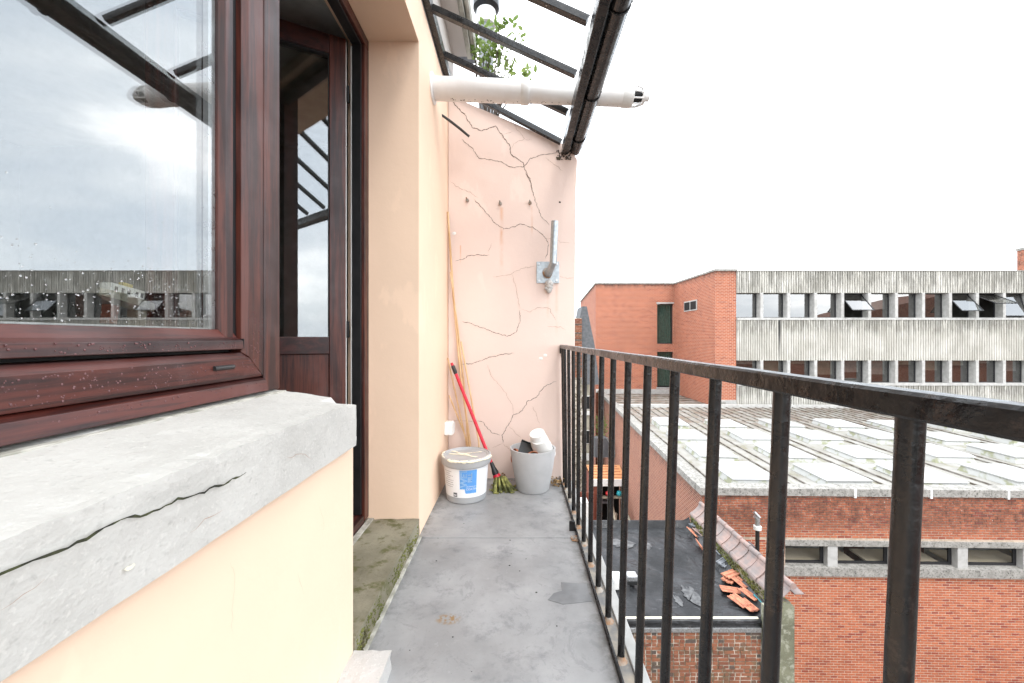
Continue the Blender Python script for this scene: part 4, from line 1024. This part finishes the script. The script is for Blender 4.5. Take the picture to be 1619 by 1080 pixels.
for k in range(6): B('roof_seam', M['seam'], HL, .5, 7.2, 15.2 + k * 1.0, 15.24 + k * 1.0, ZR - .058, ZR - .02, F=FH)
B('roof_ladder_kerb', M['speckconc'], HL, 7.0, 7.25, 14.5, 20.8, ZR - .05, ZR + .32, F=FH)

# flue against the hall wall
FV = empty('black_flue', 'black flue pipe with grey cowl rising in front of the hall wall', 'flue pipe', (6.60, 10.95, -5.93))
MB().tube([(0, 0, 0), (0, 0, 1.78)], .052, 16).build('pipe', M['blackplast'], FV, smooth=True)
MB().tube([(0, 0, 1.76), (0, 0, 1.78), (0, 0, 1.88), (0, 0, 1.89)], [.055, .10, .10, .06], 18).build('white_collar', M['whiteplast'], FV, smooth=True)
MB().tube([(0, 0, 1.88), (0, 0, 2.06), (-.06, 0, 2.14)], [.065, .065, .06], 16).build('cowl', M['alu'], FV, smooth=True)
MB().tube([(-.09, 0, 2.26), (.03, -.05, 2.12)], .042, 14).build('outlet', M['alu'], FV, smooth=True)
B('bracket', M['greypipe'], FV, -.02, .02, 0, .44, 1.2, 1.24)

# ---- party wall with tile coping
PW = empty('tile_capped_wall', 'mossy party wall capped with sloping faded pink tiles beside the black flat roof', 'wall')
rough_block(4.93, 5.22, 7.62, 11.33, -5.3, -3.93, .12, .02, 3).build('wall', M['rubble'], PW)
B('lower_wall', M['lichen_render'], PW, 4.66, 5.22, 7.50, 7.62, -9.9, -3.95)
B('lower_wall', M['rubble'], PW, 4.93, 5.22, 7.62, 11.33, -9.9, -5.3)
sl = math.atan2(.33, .30)
tile = MB()
prt = [(0, 0), (.03, .022), (.07, .028), (.11, .010), (.22, 0), (.33, .004), (.40, .03), (.44, .035)]
# tile cross profile along the slope, with length along Y
vs = []
for yy, lift in ((0, .022), (.37, 0)):
    for a, b in prt: vs.append((a, yy, b + lift))
    for a, b in prt[::-1]: vs.append((a, yy, b + lift - .014))
n = len(prt) * 2
tile.add(vs, [(i, (i + 1) % n, n + (i + 1) % n, n + i) for i in range(n)] + [tuple(range(n)), tuple(range(2*n - 1, n - 1, -1))])
tme = tile.mesh('coping_tile', M['pinktile'], fix=True)
for k in range(11):
    o = link('coping_tile', tme, PW); o.location = (4.90, 7.50 + .345 * k, -3.90); o.rotation_euler = (R(random.uniform(-1.2, 1.2)), -sl * .95 + R(random.uniform(-2, 2)), R(random.uniform(-1.5, 1.5)))
for k in range(11):
    MB().tube([(5.20, 7.50 + .345 * k, -3.565), (5.20, 7.86 + .345 * k, -3.58)], [.062, .055], 12).build('ridge_tile', M['pinktile'], PW, smooth=True)
B('far_slope', M['pinktile'], PW, 5.22, 5.40, 7.5, 11.3, -3.72, -3.70)
mb = MB()
for i in range(700):
    y = random.uniform(7.65, 11.3); z = random.uniform(-4.25, -3.95); mb.ball((4.925 + random.uniform(-.02, .01), y, z), random.uniform(.008, .035), .6, 1, .8, 5, 4)
mb.build('moss', M['moss'], PW, smooth=True, kind='stuff')

# ---- annex with black flat roof and old brick front
AX = empty('black_roofed_annex', 'old brown brick annex with a wet black membrane flat roof', 'annex')
ZF = -4.26
# wrinkled membrane
m = MB(); nx, ny = 60, 66; X0, X1, YA, YB = 1.5, 4.90, 7.66, 11.37
for j in range(ny + 1):
    for i in range(nx + 1):
        x = X0 + (X1 - X0) * i / nx; y = YA + (YB - YA) * j / ny
        h = .010 * noise.noise(Vector((x * 1.3, y * 1.6, 0))) + .012 * (1 - abs(noise.noise(Vector((x * 2.2, y * 1.2 + x, 2))))) ** 8
        if i > nx - 4: h += .03 * (i - nx + 4)
        if j > ny - 2: h += .07 * (j - ny + 2)
        m.v.append((x, y, ZF + h))
for j in range(ny):
    for i in range(nx): a = j * (nx + 1) + i; m.f.append((a, a + 1, a + nx + 2, a + nx + 1))
m.build('roof_membrane', M['membrane'], AX, smooth=True)
B('back_kerb', M['membrane'], AX, 1.5, 4.92, 11.371, 11.45, -4.5, ZF + .14, .01)
B('edge_trim', M['creampaint'], AX, 1.5, 4.62, 7.62, 7.665, ZF - .02, ZF + .012)
MB().tube([(1.5, 7.63, ZF - .05), (4.90, 7.63, ZF - .05)], .05, 10).build('rolled_edge', M['membrane'], AX, smooth=True)
B('fascia', M['membrane'], AX, 1.5, 4.90, 7.595, 7.70, ZF - .14, ZF - .03, .006)
B('flashing', M['alu'], AX, 1.5, 4.64, 7.560, 7.60, ZF - .22, ZF - .142, .003)
FA = lambda u, w_, z: Vector((1.5 + u, 7.60 + w_, z))
MB().add([], []) if False else None
m = MB(); m.add([FA(0, 0, -9.9), FA(3.16, 0, -9.9), FA(3.16, 0, ZF - .2), FA(0, 0, ZF - .2)], [(0, 1, 2, 3)]); m.build('front_wall', M['oldmortar'], AX)
m = MB(); m.add([(1.5, 11.45, -9.9), (1.5, 7.6, -9.9), (1.5, 7.6, ZF), (1.5, 11.45, ZF)], [(0, 1, 2, 3)]); m.add([(4.9, 11.45, -9.9), (1.5, 11.45, -9.9), (1.5, 11.45, ZF), (4.9, 11.45, ZF)], [(0, 1, 2, 3)]); m.build('side_wall', M['oldbricktex'], AX)
lay_bricks(AX, FA, [(0.0, 3.15, -7.2, ZF - .225)], .195, .058, .013, .008, M['oldbrick'], 300, None, jitter=.004, headers=.72, seed=9, zvis=-6.2)
for (x, y, sx, sy) in ((3.62, 8.3, .15, .30), (3.28, 8.12, .07, .16), (2.75, 10.4, .3, .22), (3.3, 10.3, .15, .18)):
    pg = [(x + sx * math.cos(q) * (1 + .5 * 1.3 * noise.noise(Vector((3 * math.cos(q), x, 3 * math.sin(q))))), y + sy * math.sin(q) * (1 + .5 * 1.3 * noise.noise(Vector((3 * math.cos(q), y, 3 * math.sin(q) + 7))))) for q in [2 * math.pi * i / 40 for i in range(40)]]
    MB().prism(pg, ZF + .012, ZF + .0165).build('puddle_stain', M['wetsheen'], AX)
# roof vent and white box on the flat roof
RV = empty('roof_vent', 'silver roof vent with a dark slot on the black flat roof', 'vent', px(999, 918, (CAM_H - ZF - .10) * FPX / (918 - 534))); 
bz = ZF + .01 - RV.location.z; 
MB().tube([(0, 0, bz), (0, 0, .0)], .05, 12).build('stem', M['blackplast'], RV)
B('hood', M['alu'], RV, -.13, .11, -.10, .10, .02, .16, .03); B('slot', M['dark'], RV, -.12, .10, -.104, -.06, -.04, .03, .004)
q = px(977, 918, 8.6)
WB = empty('white_roof_cowl', 'white boxy cowl on the black flat roof, left of the silver vent', 'cowl', (q.x, q.y, ZF))
B('box', M['whiteplast'], WB, -.13, .08, -.15, .15, .01, .26, .03); B('foot', M['greypipe'], WB, -.08, .05, -.08, .08, -.01, .012)
# loose tiles
def roof_tile(name_mat, lb, p, rot, s=1.0):
    t_ = empty('loose_roof_tile', lb, 'roof tile', p, 'loose tiles heaped at the edge of the black flat roof'); t_.rotation_euler = tuple(R(a) for a in rot); t_.scale = (.95, .95, .95)
    m = MB(); pr = [(-.12, .018), (-.10, .03), (-.085, .012), (-.03, .008), (-.02, .024), (0, .026), (.01, .008), (.07, .008), (.085, .026), (.11, .028), (.12, .010)]
    vs = []
    for yy in (-.19 * s, .19 * s):
        vs += [(a * s, yy, b) for a, b in pr] + [(a * s, yy, b - .013) for a, b in pr[::-1]]
    n = len(pr) * 2; m.add(vs, [(i, (i + 1) % n, n + (i + 1) % n, n + i) for i in range(n)] + [tuple(range(n)), tuple(range(2*n - 1, n - 1, -1))])
    m.build('tile_body', name_mat, t_, .002, fix=True)
    MB().box(-.10 * s, .10 * s, -.19 * s, -.175 * s, .022, .034).build('nib', name_mat, t_)
OT, GTm = M['orangetile'], M['greytile']
def onroof(x, y, h): # where the measured point meets the height h above the membrane
    Yd = (CAM_H - (ZF + h)) * FPX / (y - 534); return px(x, y, Yd)
roof_tile(OT, 'orange tile lying flat, leftmost and nearest the roof middle', onroof(1154, 933, .05), (3, 4, 80))
roof_tile(OT, 'orange tile nearest the front edge of the black roof', onroof(1168, 950, .06), (4, -3, 25))
roof_tile(OT, 'orange tile tucked half under the front one at the pile foot', onroof(1182, 957, .05), (2, 3, 15))
roof_tile(OT, 'dull orange tile at the right end of the heap against the mossy wall', onroof(1184, 940, .10), (8, 12, 30))
roof_tile(OT, 'orange tile in the middle of the heap with deep grooves', onroof(1171, 921, .10), (6, 4, 20))
roof_tile(OT, 'topmost orange tile of the heap', onroof(1155, 908, .12), (5, -5, -70))
roof_tile(OT, 'small orange tile edge showing under the topmost tile', onroof(1153, 916, .06), (-4, 3, -50))
roof_tile(GTm, 'grey tile lying just above the orange heap', onroof(1146, 889, .10), (6, 10, -60))
roof_tile(GTm, 'grey tile leaning on the mossy wall behind the second baluster', onroof(1136, 872, .12), (8, 20, 10))
roof_tile(OT, 'narrow orange tile on edge near the far part of the roof', onroof(1107, 864, .08), (10, 60, 8))
roof_tile(OT, 'curved orange ridge tile near the back corner of the roof', onroof(1096, 843, .10), (20, 30, 30))
roof_tile(GTm, 'grey tile lying across the back corner of the roof', onroof(1101, 829, .18), (6, -8, -75))
roof_tile(M['pinktile'], 'pinkish tile beside the curved orange ridge tile', onroof(1107, 842, .12), (10, 8, 20))
MB().tube([onroof(1192, 940, .1), onroof(1208, 957, .1)], .012, 6).build('green_hose', M['teal'], None, label='short green hose end beside the tile heap', cat='hose')

# ---- brick stair tower
TW = empty('brick_tower_block', 'tall orange brick wing with stepped walls and one narrow tall window', 'building')
FT = lambda u, w_, z: Vector((6.38 + u, 32.4 + w_, z))
TZ = 5.47
m = MB(); wall_holes(m, FT, 0, 6.37, -9.9, TZ, [(4.99, 6.30, .62, 3.88), (4.99, 6.30, -2.92, -.02)], .35)
def vq(m, a, b, z0=-9.9, z1=TZ): m.add([(a[0], a[1], z0), (b[0], b[1], z0), (b[0], b[1], z1), (a[0], a[1], z1)], [(0, 1, 2, 3)])
vq(m, (7.73, 48.7), (6.38, 32.4)); vq(m, (12.75, 32.4), (12.92, 26.0)); vq(m, (12.92, 26.0), (14.28, 26.0)); vq(m, (14.28, 26.0), (14.28, 40))
m.build('wall', M['towerbrick'], TW)
cp = [(6.30, 32.32), (12.70, 32.32), (12.84, 25.92), (14.34, 25.92), (14.34, 48.8), (7.66, 48.8)]
MB().prism(cp, TZ, TZ + .13).build('coping', M['speckconc'], TW)
B('lintel', M['pierconc'], TW, 4.93, 6.36, -.04, .10, 3.88, 4.0, F=FT); B('spandrel', M['pierconc'], TW, 4.99, 6.30, .12, .3, -.02, .62, F=FT)
B('sill', M['pierconc'], TW, 4.93, 6.36, -.05, .3, -3.02, -2.92, F=FT)
for z0, z1 in ((.62, 3.88), (-2.92, -.02)):
    wd = B('window', M['darkframe'], TW, 4.99, 5.05, .2, .26, z0, z1, F=FT); B('frame_bar', M['darkframe'], wd, 6.24, 6.30, .2, .26, z0, z1, F=FT); B('frame_bar', M['darkframe'], wd, 5.05, 6.24, .2, .26, z0, z0 + .08, F=FT)
    MB(FT).quad((5.05, .23, z0 + .08), (6.24, .23, z0 + .08), (6.24, .23, z1), (5.05, .23, z1)).build('pane', M['clearglass'], wd)
    m = MB(FT); N = 48
    for i in range(N):
        a, b = 5.0 + 1.3 * i / N, 5.0 + 1.3 * (i + 1) / N; wa, wb = .42 + .05 * math.sin(i * 1.1), .42 + .05 * math.sin((i + 1) * 1.1)
        m.add([(a, wa, z0), (b, wb, z0), (b, wb, z1), (a, wa, z1)], [(0, 1, 2, 3)])
    m.build('curtain', M['curtain'], wd)
B('base_flashing', M['whiteplast'], TW, .0, 6.3, -.06, -.002, -3.34, -2.98 + -.08, F=FT)
B('base_flashing', M['pierconc'], TW, 6.50, 7.88, -6.47, -6.402, -3.35, -2.95, F=FT)
# vent grille on the receding face
gd = (Vector((12.92, 26.0, 0)) - Vector((12.75, 32.4, 0))).normalized(); g0_ = Vector((12.75, 32.4, 0))
FG = lambda u, w_, z: g0_ + gd * u + Vector((-gd.y, gd.x, 0)) * (w_) * (1 if (Vector((-gd.y, gd.x, 0)).x > 0) else -1) + Vector((0, 0, z))
VG = B('vent_grille', M['pierconc'], TW, 1.9, 3.95, -.05, -.003, 3.10, 3.85, F=FG)
for a in (1.98, 2.98): B('grille_slats', M['dark'], VG, a, a + .88, -.06, -.052, 3.18, 3.77, F=FG)

# ---- fluted concrete block
CB = empty('concrete_office_block', 'long two storey office block of streaked fluted concrete panels with rows of square windows', 'office block')
YB = 25.9; XL = 14.29; PM = 1.751; NM = 21; PX0 = 15.885
def fluted(wd_, hg, name):
    n = 11; p = wd_ / n; m = MB(); pr = []
    for i in range(n):
        a = i * p; pr += [(a + .002, .06), (a + p*.26, .06), (a + p*.36, 0), (a + p*.90, 0), (a + p*.99, .06)]
    vs = [(a, b, 0) for a, b in pr] + [(a, b, hg) for a, b in pr] + [(a, .07, hg) for a, b in pr]; k = len(pr)
    m.add(vs, [(i, i + 1, k + i + 1, k + i) for i in range(k - 1)] + [(k + i, k + i + 1, 2*k + i + 1, 2*k + i) for i in range(k - 1)])
    return m.mesh(name, M['fluted'])
bands = [(4.04, 5.44), (-.36, 2.27), (-3.35, -2.0)]
fm = [fluted(PM - .012, b - a, 'fluted_panel') for a, b in bands]
for bi, (a, b) in enumerate(bands):
    for k in range(-1, NM):
        x = PX0 + PM * k
        if k == -1: x = XL; o = link('fluted_panel', fm[bi], CB); o.scale = ((PX0 - XL) / PM, 1, 1)
        else: o = link('fluted_panel', fm[bi], CB)
        o.location = (x, YB, a)
XR = PX0 + PM * NM
for a, b in bands: B('backing_wall', M['pierconc'], CB, XL, XR, YB + .07, YB + .5, a, b)
B('roof_edge', M['speckconc'], CB, XL, XR, YB - .02, YB + .6, 5.44, 5.50)
B('roof', M['speckconc'], CB, XL, XR, YB + .6, YB + 10, 5.2, 5.3)
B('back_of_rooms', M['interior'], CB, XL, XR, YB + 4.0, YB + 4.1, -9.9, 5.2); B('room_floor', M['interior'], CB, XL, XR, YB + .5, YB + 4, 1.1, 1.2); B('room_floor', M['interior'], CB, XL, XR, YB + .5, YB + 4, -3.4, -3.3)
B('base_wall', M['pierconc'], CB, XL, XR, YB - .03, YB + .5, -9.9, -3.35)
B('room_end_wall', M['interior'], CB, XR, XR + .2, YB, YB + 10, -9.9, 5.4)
rows = [(2.42, 4.04, 2.27), (-1.84, -.36, -2.0)]
opening = {3: 42, 7: 40, 8: 62, 9: 14}
wtemplate = {}
for ri, (a, b, sz) in enumerate(rows):
    B('sill', M['pierconc'], CB, XL, XR, YB - .03, YB + .5, sz, a, .01)
    for k in range(-1, NM):
        x0 = XL if k == -1 else PX0 + PM * k + .096; x1 = PX0 + PM * (k + 1) - .096
        if k >= 0: B('pier', M['pierconc'], CB, PX0 + PM*k - .095, PX0 + PM*k + .095, YB - .035, YB + .44, a + .001, b - .001, .008)
        fr = .055; Yw = YB + .40
        w_ = MB().box(x0, x1, Yw, Yw + .07, a, a + fr).box(x0, x1, Yw, Yw + .07, b - fr, b).box(x0, x0 + fr, Yw, Yw + .07, a + fr, b - fr).box(x1 - .075, x1, Yw, Yw + .07, a + fr, b - fr).build('window', M['darkframe'], CB)
        px0, px1 = x0 + fr, x1 - .075
        op = opening.get(k) if ri == 0 else None
        hg = b - a - 2 * fr
        s = empty('sash', loc=((px0 + px1) / 2, Yw + .02, b - fr)); s.parent = w_
        hw = (px1 - px0) / 2
        gm = MB().quad((-hw, 0, -hg), (hw, 0, -hg), (hw, 0, 0), (-hw, 0, 0)).mesh('pane', M['farglass'])
        s2 = s
        bpy.data.objects.remove(s)
        s2 = link('pane', gm, w_); s2.location = ((px0 + px1) / 2, Yw + .02, b - fr)
        if op:
            fr_ = MB().box(-hw, hw, -.02, .02, -hg, -hg + .05).box(-hw, -hw + .05, -.02, .02, -hg, 0).box(hw - .05, hw, -.02, .02, -hg, 0).build('sash_frame', M['darkframe'], w_)
            fr_.location = s2.location; fr_.rotation_euler = (R(-op), 0, 0); s2.rotation_euler = (R(-op), 0, 0)
        else:
            if random.random() < .35 or ri == 1:
                B('blind', M['creamwall'] if random.random() < .6 else M['roomwall'], w_, px0, px1, Yw + .25, Yw + .27, b - hg * random.uniform(.15, .9), b)
# chimney beyond
CH = empty('far_brick_chimney', 'orange brick shaft standing behind the concrete office block', 'chimney')
B('shaft', M['towerbrick'], CH, 41.4, 45, 32, 33, -9.9, 8.3); B('cap', M['speckconc'], CH, 41.35, 45.05, 31.95, 33.05, 8.3, 8.5)
B('lamp_box', M['whiteplast'], CH, 41.7, 41.9, 31.9, 32, 7.4, 7.55)

# ---- house with slate flank and cream wall behind the pink wall
CH2 = empty('cream_rear_house', 'stained cream rear house with dark windows seen between the balusters', 'house')
B('wall', M['creamwall'], CH2, 3.3, 5.55, 29.0, 33, -9.9, -.1)
for zz in (-1.2, -3.1, -5.6):
    for xx in (3.95, 4.45, 4.95):
        wn_ = B('window', M['whiteplast'], CH2, xx, xx + .38, 28.95, 28.998, zz - 1.0, zz); B('pane', M['dark'], wn_, xx + .05, xx + .33, 28.93, 28.948, zz - .95, zz - .05)
B('string_course', M['whiteplast'], CH2, 3.3, 5.55, 28.9, 28.998, -4.5, -4.2); B('string_course', M['whiteplast'], CH2, 3.3, 5.55, 28.9, 28.998, -7.8, -7.3)
SG = empty('slate_gable', 'dark slate clad gable with a toothed brick edge beside the pink wall', 'gable')
MB().extrude([(4.15, -2), (5.45, -2), (5.15, .6), (4.62, 3.2), (4.30, 3.2), (4.15, 2.4)], 'y', 26.5, 28.5).build('slate_face', M['slate'], SG)
for k in range(34): B('edge_brick', M['oldbrick'], SG, 3.78 + .04 * (k % 2), 4.28, 26.40, 26.49, -1.5 + k * .115, -1.5 + k * .115 + .085)
B('brick_backing', M['oldmortar'], SG, 3.8, 4.27, 26.49, 26.6, -9.9, 2.42)
# courtyard shed
SH = empty('courtyard_shed', 'open shed with orange roof and white fascia against the hall wall', 'shed')
MB().add([], [])
m = MB(); m.add([(4.05, 21.5, -6.52), (5.85, 21.5, -6.52), (6.0, 23.4, -6.35), (4.05, 23.4, -6.35), (4.05, 21.5, -6.58), (5.85, 21.5, -6.58), (6.0, 23.4, -6.41), (4.05, 23.4, -6.41)], [(0, 1, 2, 3), (4, 7, 6, 5), (0, 4, 5, 1), (1, 5, 6, 2), (2, 6, 7, 3), (3, 7, 4, 0)]); m.build('roof', M['shedroof'], SH)
for k in range(5): 
    yy = 21.7 + .36 * k; B('roof_batten', M['terracotta'], SH, 4.05, 5.8, yy, yy + .03, -6.515 + .09 * (yy - 21.5), -6.49 + .09 * (yy - 21.5))
B('fascia', M['whiteplast'], SH, 4.05, 5.85, 21.44, 21.50, -6.88, -6.52); B('post', M['redbrown'], SH, 4.10, 4.38, 21.5, 21.6, -9.9, -6.88); B('back_wall', M['dark'], SH, 4.05, 5.95, 23.3, 23.4, -9.9, -6.4)
B('side_wall', M['redbrown'], SH, 4.05, 4.10, 21.6, 23.4, -9.9, -6.6)
B('brown_screen', M['redbrown'], None, 3.1, 4.04, 20.9, 21.0, -9.9, -7.0, label='red brown timber screen left of the courtyard shed', cat='screen')
B('garden_table', M['greypipe'], None, 4.5, 5.1, 21.9, 22.4, -8.0, -7.9, label='grey table top inside the courtyard shed', cat='table')
for nm, mt, p, r_, lb in (('red_ball', 'red', px(961, 780, 21.6), .13, 'red ball on the shelf in the courtyard shed'), ('teal_ball', 'teal', px(979, 780, 21.6), .15, 'teal ball under the shed roof beside the hall wall'), ('pink_ball', 'pinkp', px(929, 811, 20.5), .14, 'pink ball left of the courtyard shed')):
    MB().ball(p, r_, 1, 1, 1, 14, 10).build(nm, M[mt], None, smooth=True, label=lb, cat='ball')
B('ball_shelf', M['plank'], None, 4.5, 5.75, 21.45, 21.75, -7.55, -7.50, label='plank shelf under the shed roof holding the balls', cat='shelf')
for i, (a, b, c, d_) in enumerate([(968, 800, 975, 832), (985, 798, 1000, 832), (974, 812, 972, 838)]):
    p0, p1 = px(a, b, 20.6), px(c, d_, 19.4)
    MB().tube([p0, p1], .07, 4).build('leaning_plank', M['plank'], None, label=('pale plank leaning in the shed mouth, leftmost of three', 'long plank leaning on the hall wall, rightmost of three', 'short dark plank lying between two longer planks')[i], cat='plank', group='planks leaning by the shed')
q = px(922, 805, 18); B('white_sheet', M['whiteplast'], None, q.x - .15, q.x + .25, 18, 18.6, -9.9, q.z + .3, .02, label='white upright panel standing in the courtyard left of the shed', cat='panel')
RG = empty('lean_to_roof', 'grey lean-to with a pale verge between the cream house and the hall', 'lean-to')
MB().extrude([(4.85, -6.4), (6.3, -6.4), (5.65, -5.2), (4.85, -5.2)], 'y', 25, 25.6).build('gable', M['slate'], RG)
MB().tube([(5.62, 24.97, -5.15), (6.32, 24.97, -6.4)], .06, 4).build('verge', M['alu'], RG)
# a shrub in the yard
SBh = empty('yard_shrub', 'small green shrub in the courtyard beside the lean-to', 'shrub', (5.55, 26.2, -4.9))
m = MB()
for i in range(260): leaf(m, Vector((random.gauss(0, .22), random.gauss(0, .2), random.gauss(.2, .35))), Vector((random.uniform(-1, 1), random.uniform(-1, 1), random.uniform(-.3, 1))), random.uniform(.08, .16))
m.build('foliage', M['leaf'], SBh); MB().tube([(0, 0, -5), (0, 0, .3)], .04, 6).build('stem', M['twig'], SBh)

# ---- houses on our side of the yard, met only in the reflections
BH = empty('brick_gable_house', 'red brown brick house with a sloping roof across the yard', 'house')
MB().extrude([(49, -9.9), (100, -9.9), (100, 9.0), (70, 8.6), (57, 5.6), (49, 3.2)], 'y', -22, -10).build('wall', M['hallsidebrick'], BH)
m = MB()
for x in range(51, 98, 4): m.box(x, x + 1.4, -9.99, -9.95, -1.5, .6)
m.build('windows', M['whiteplast'], BH)
B('brick_terrace', M['hallsidebrick'], None, 6, 42, -16, -9, -9.9, -1.2, label='low brick terrace behind the viewer on the near side of the yard', cat='house')
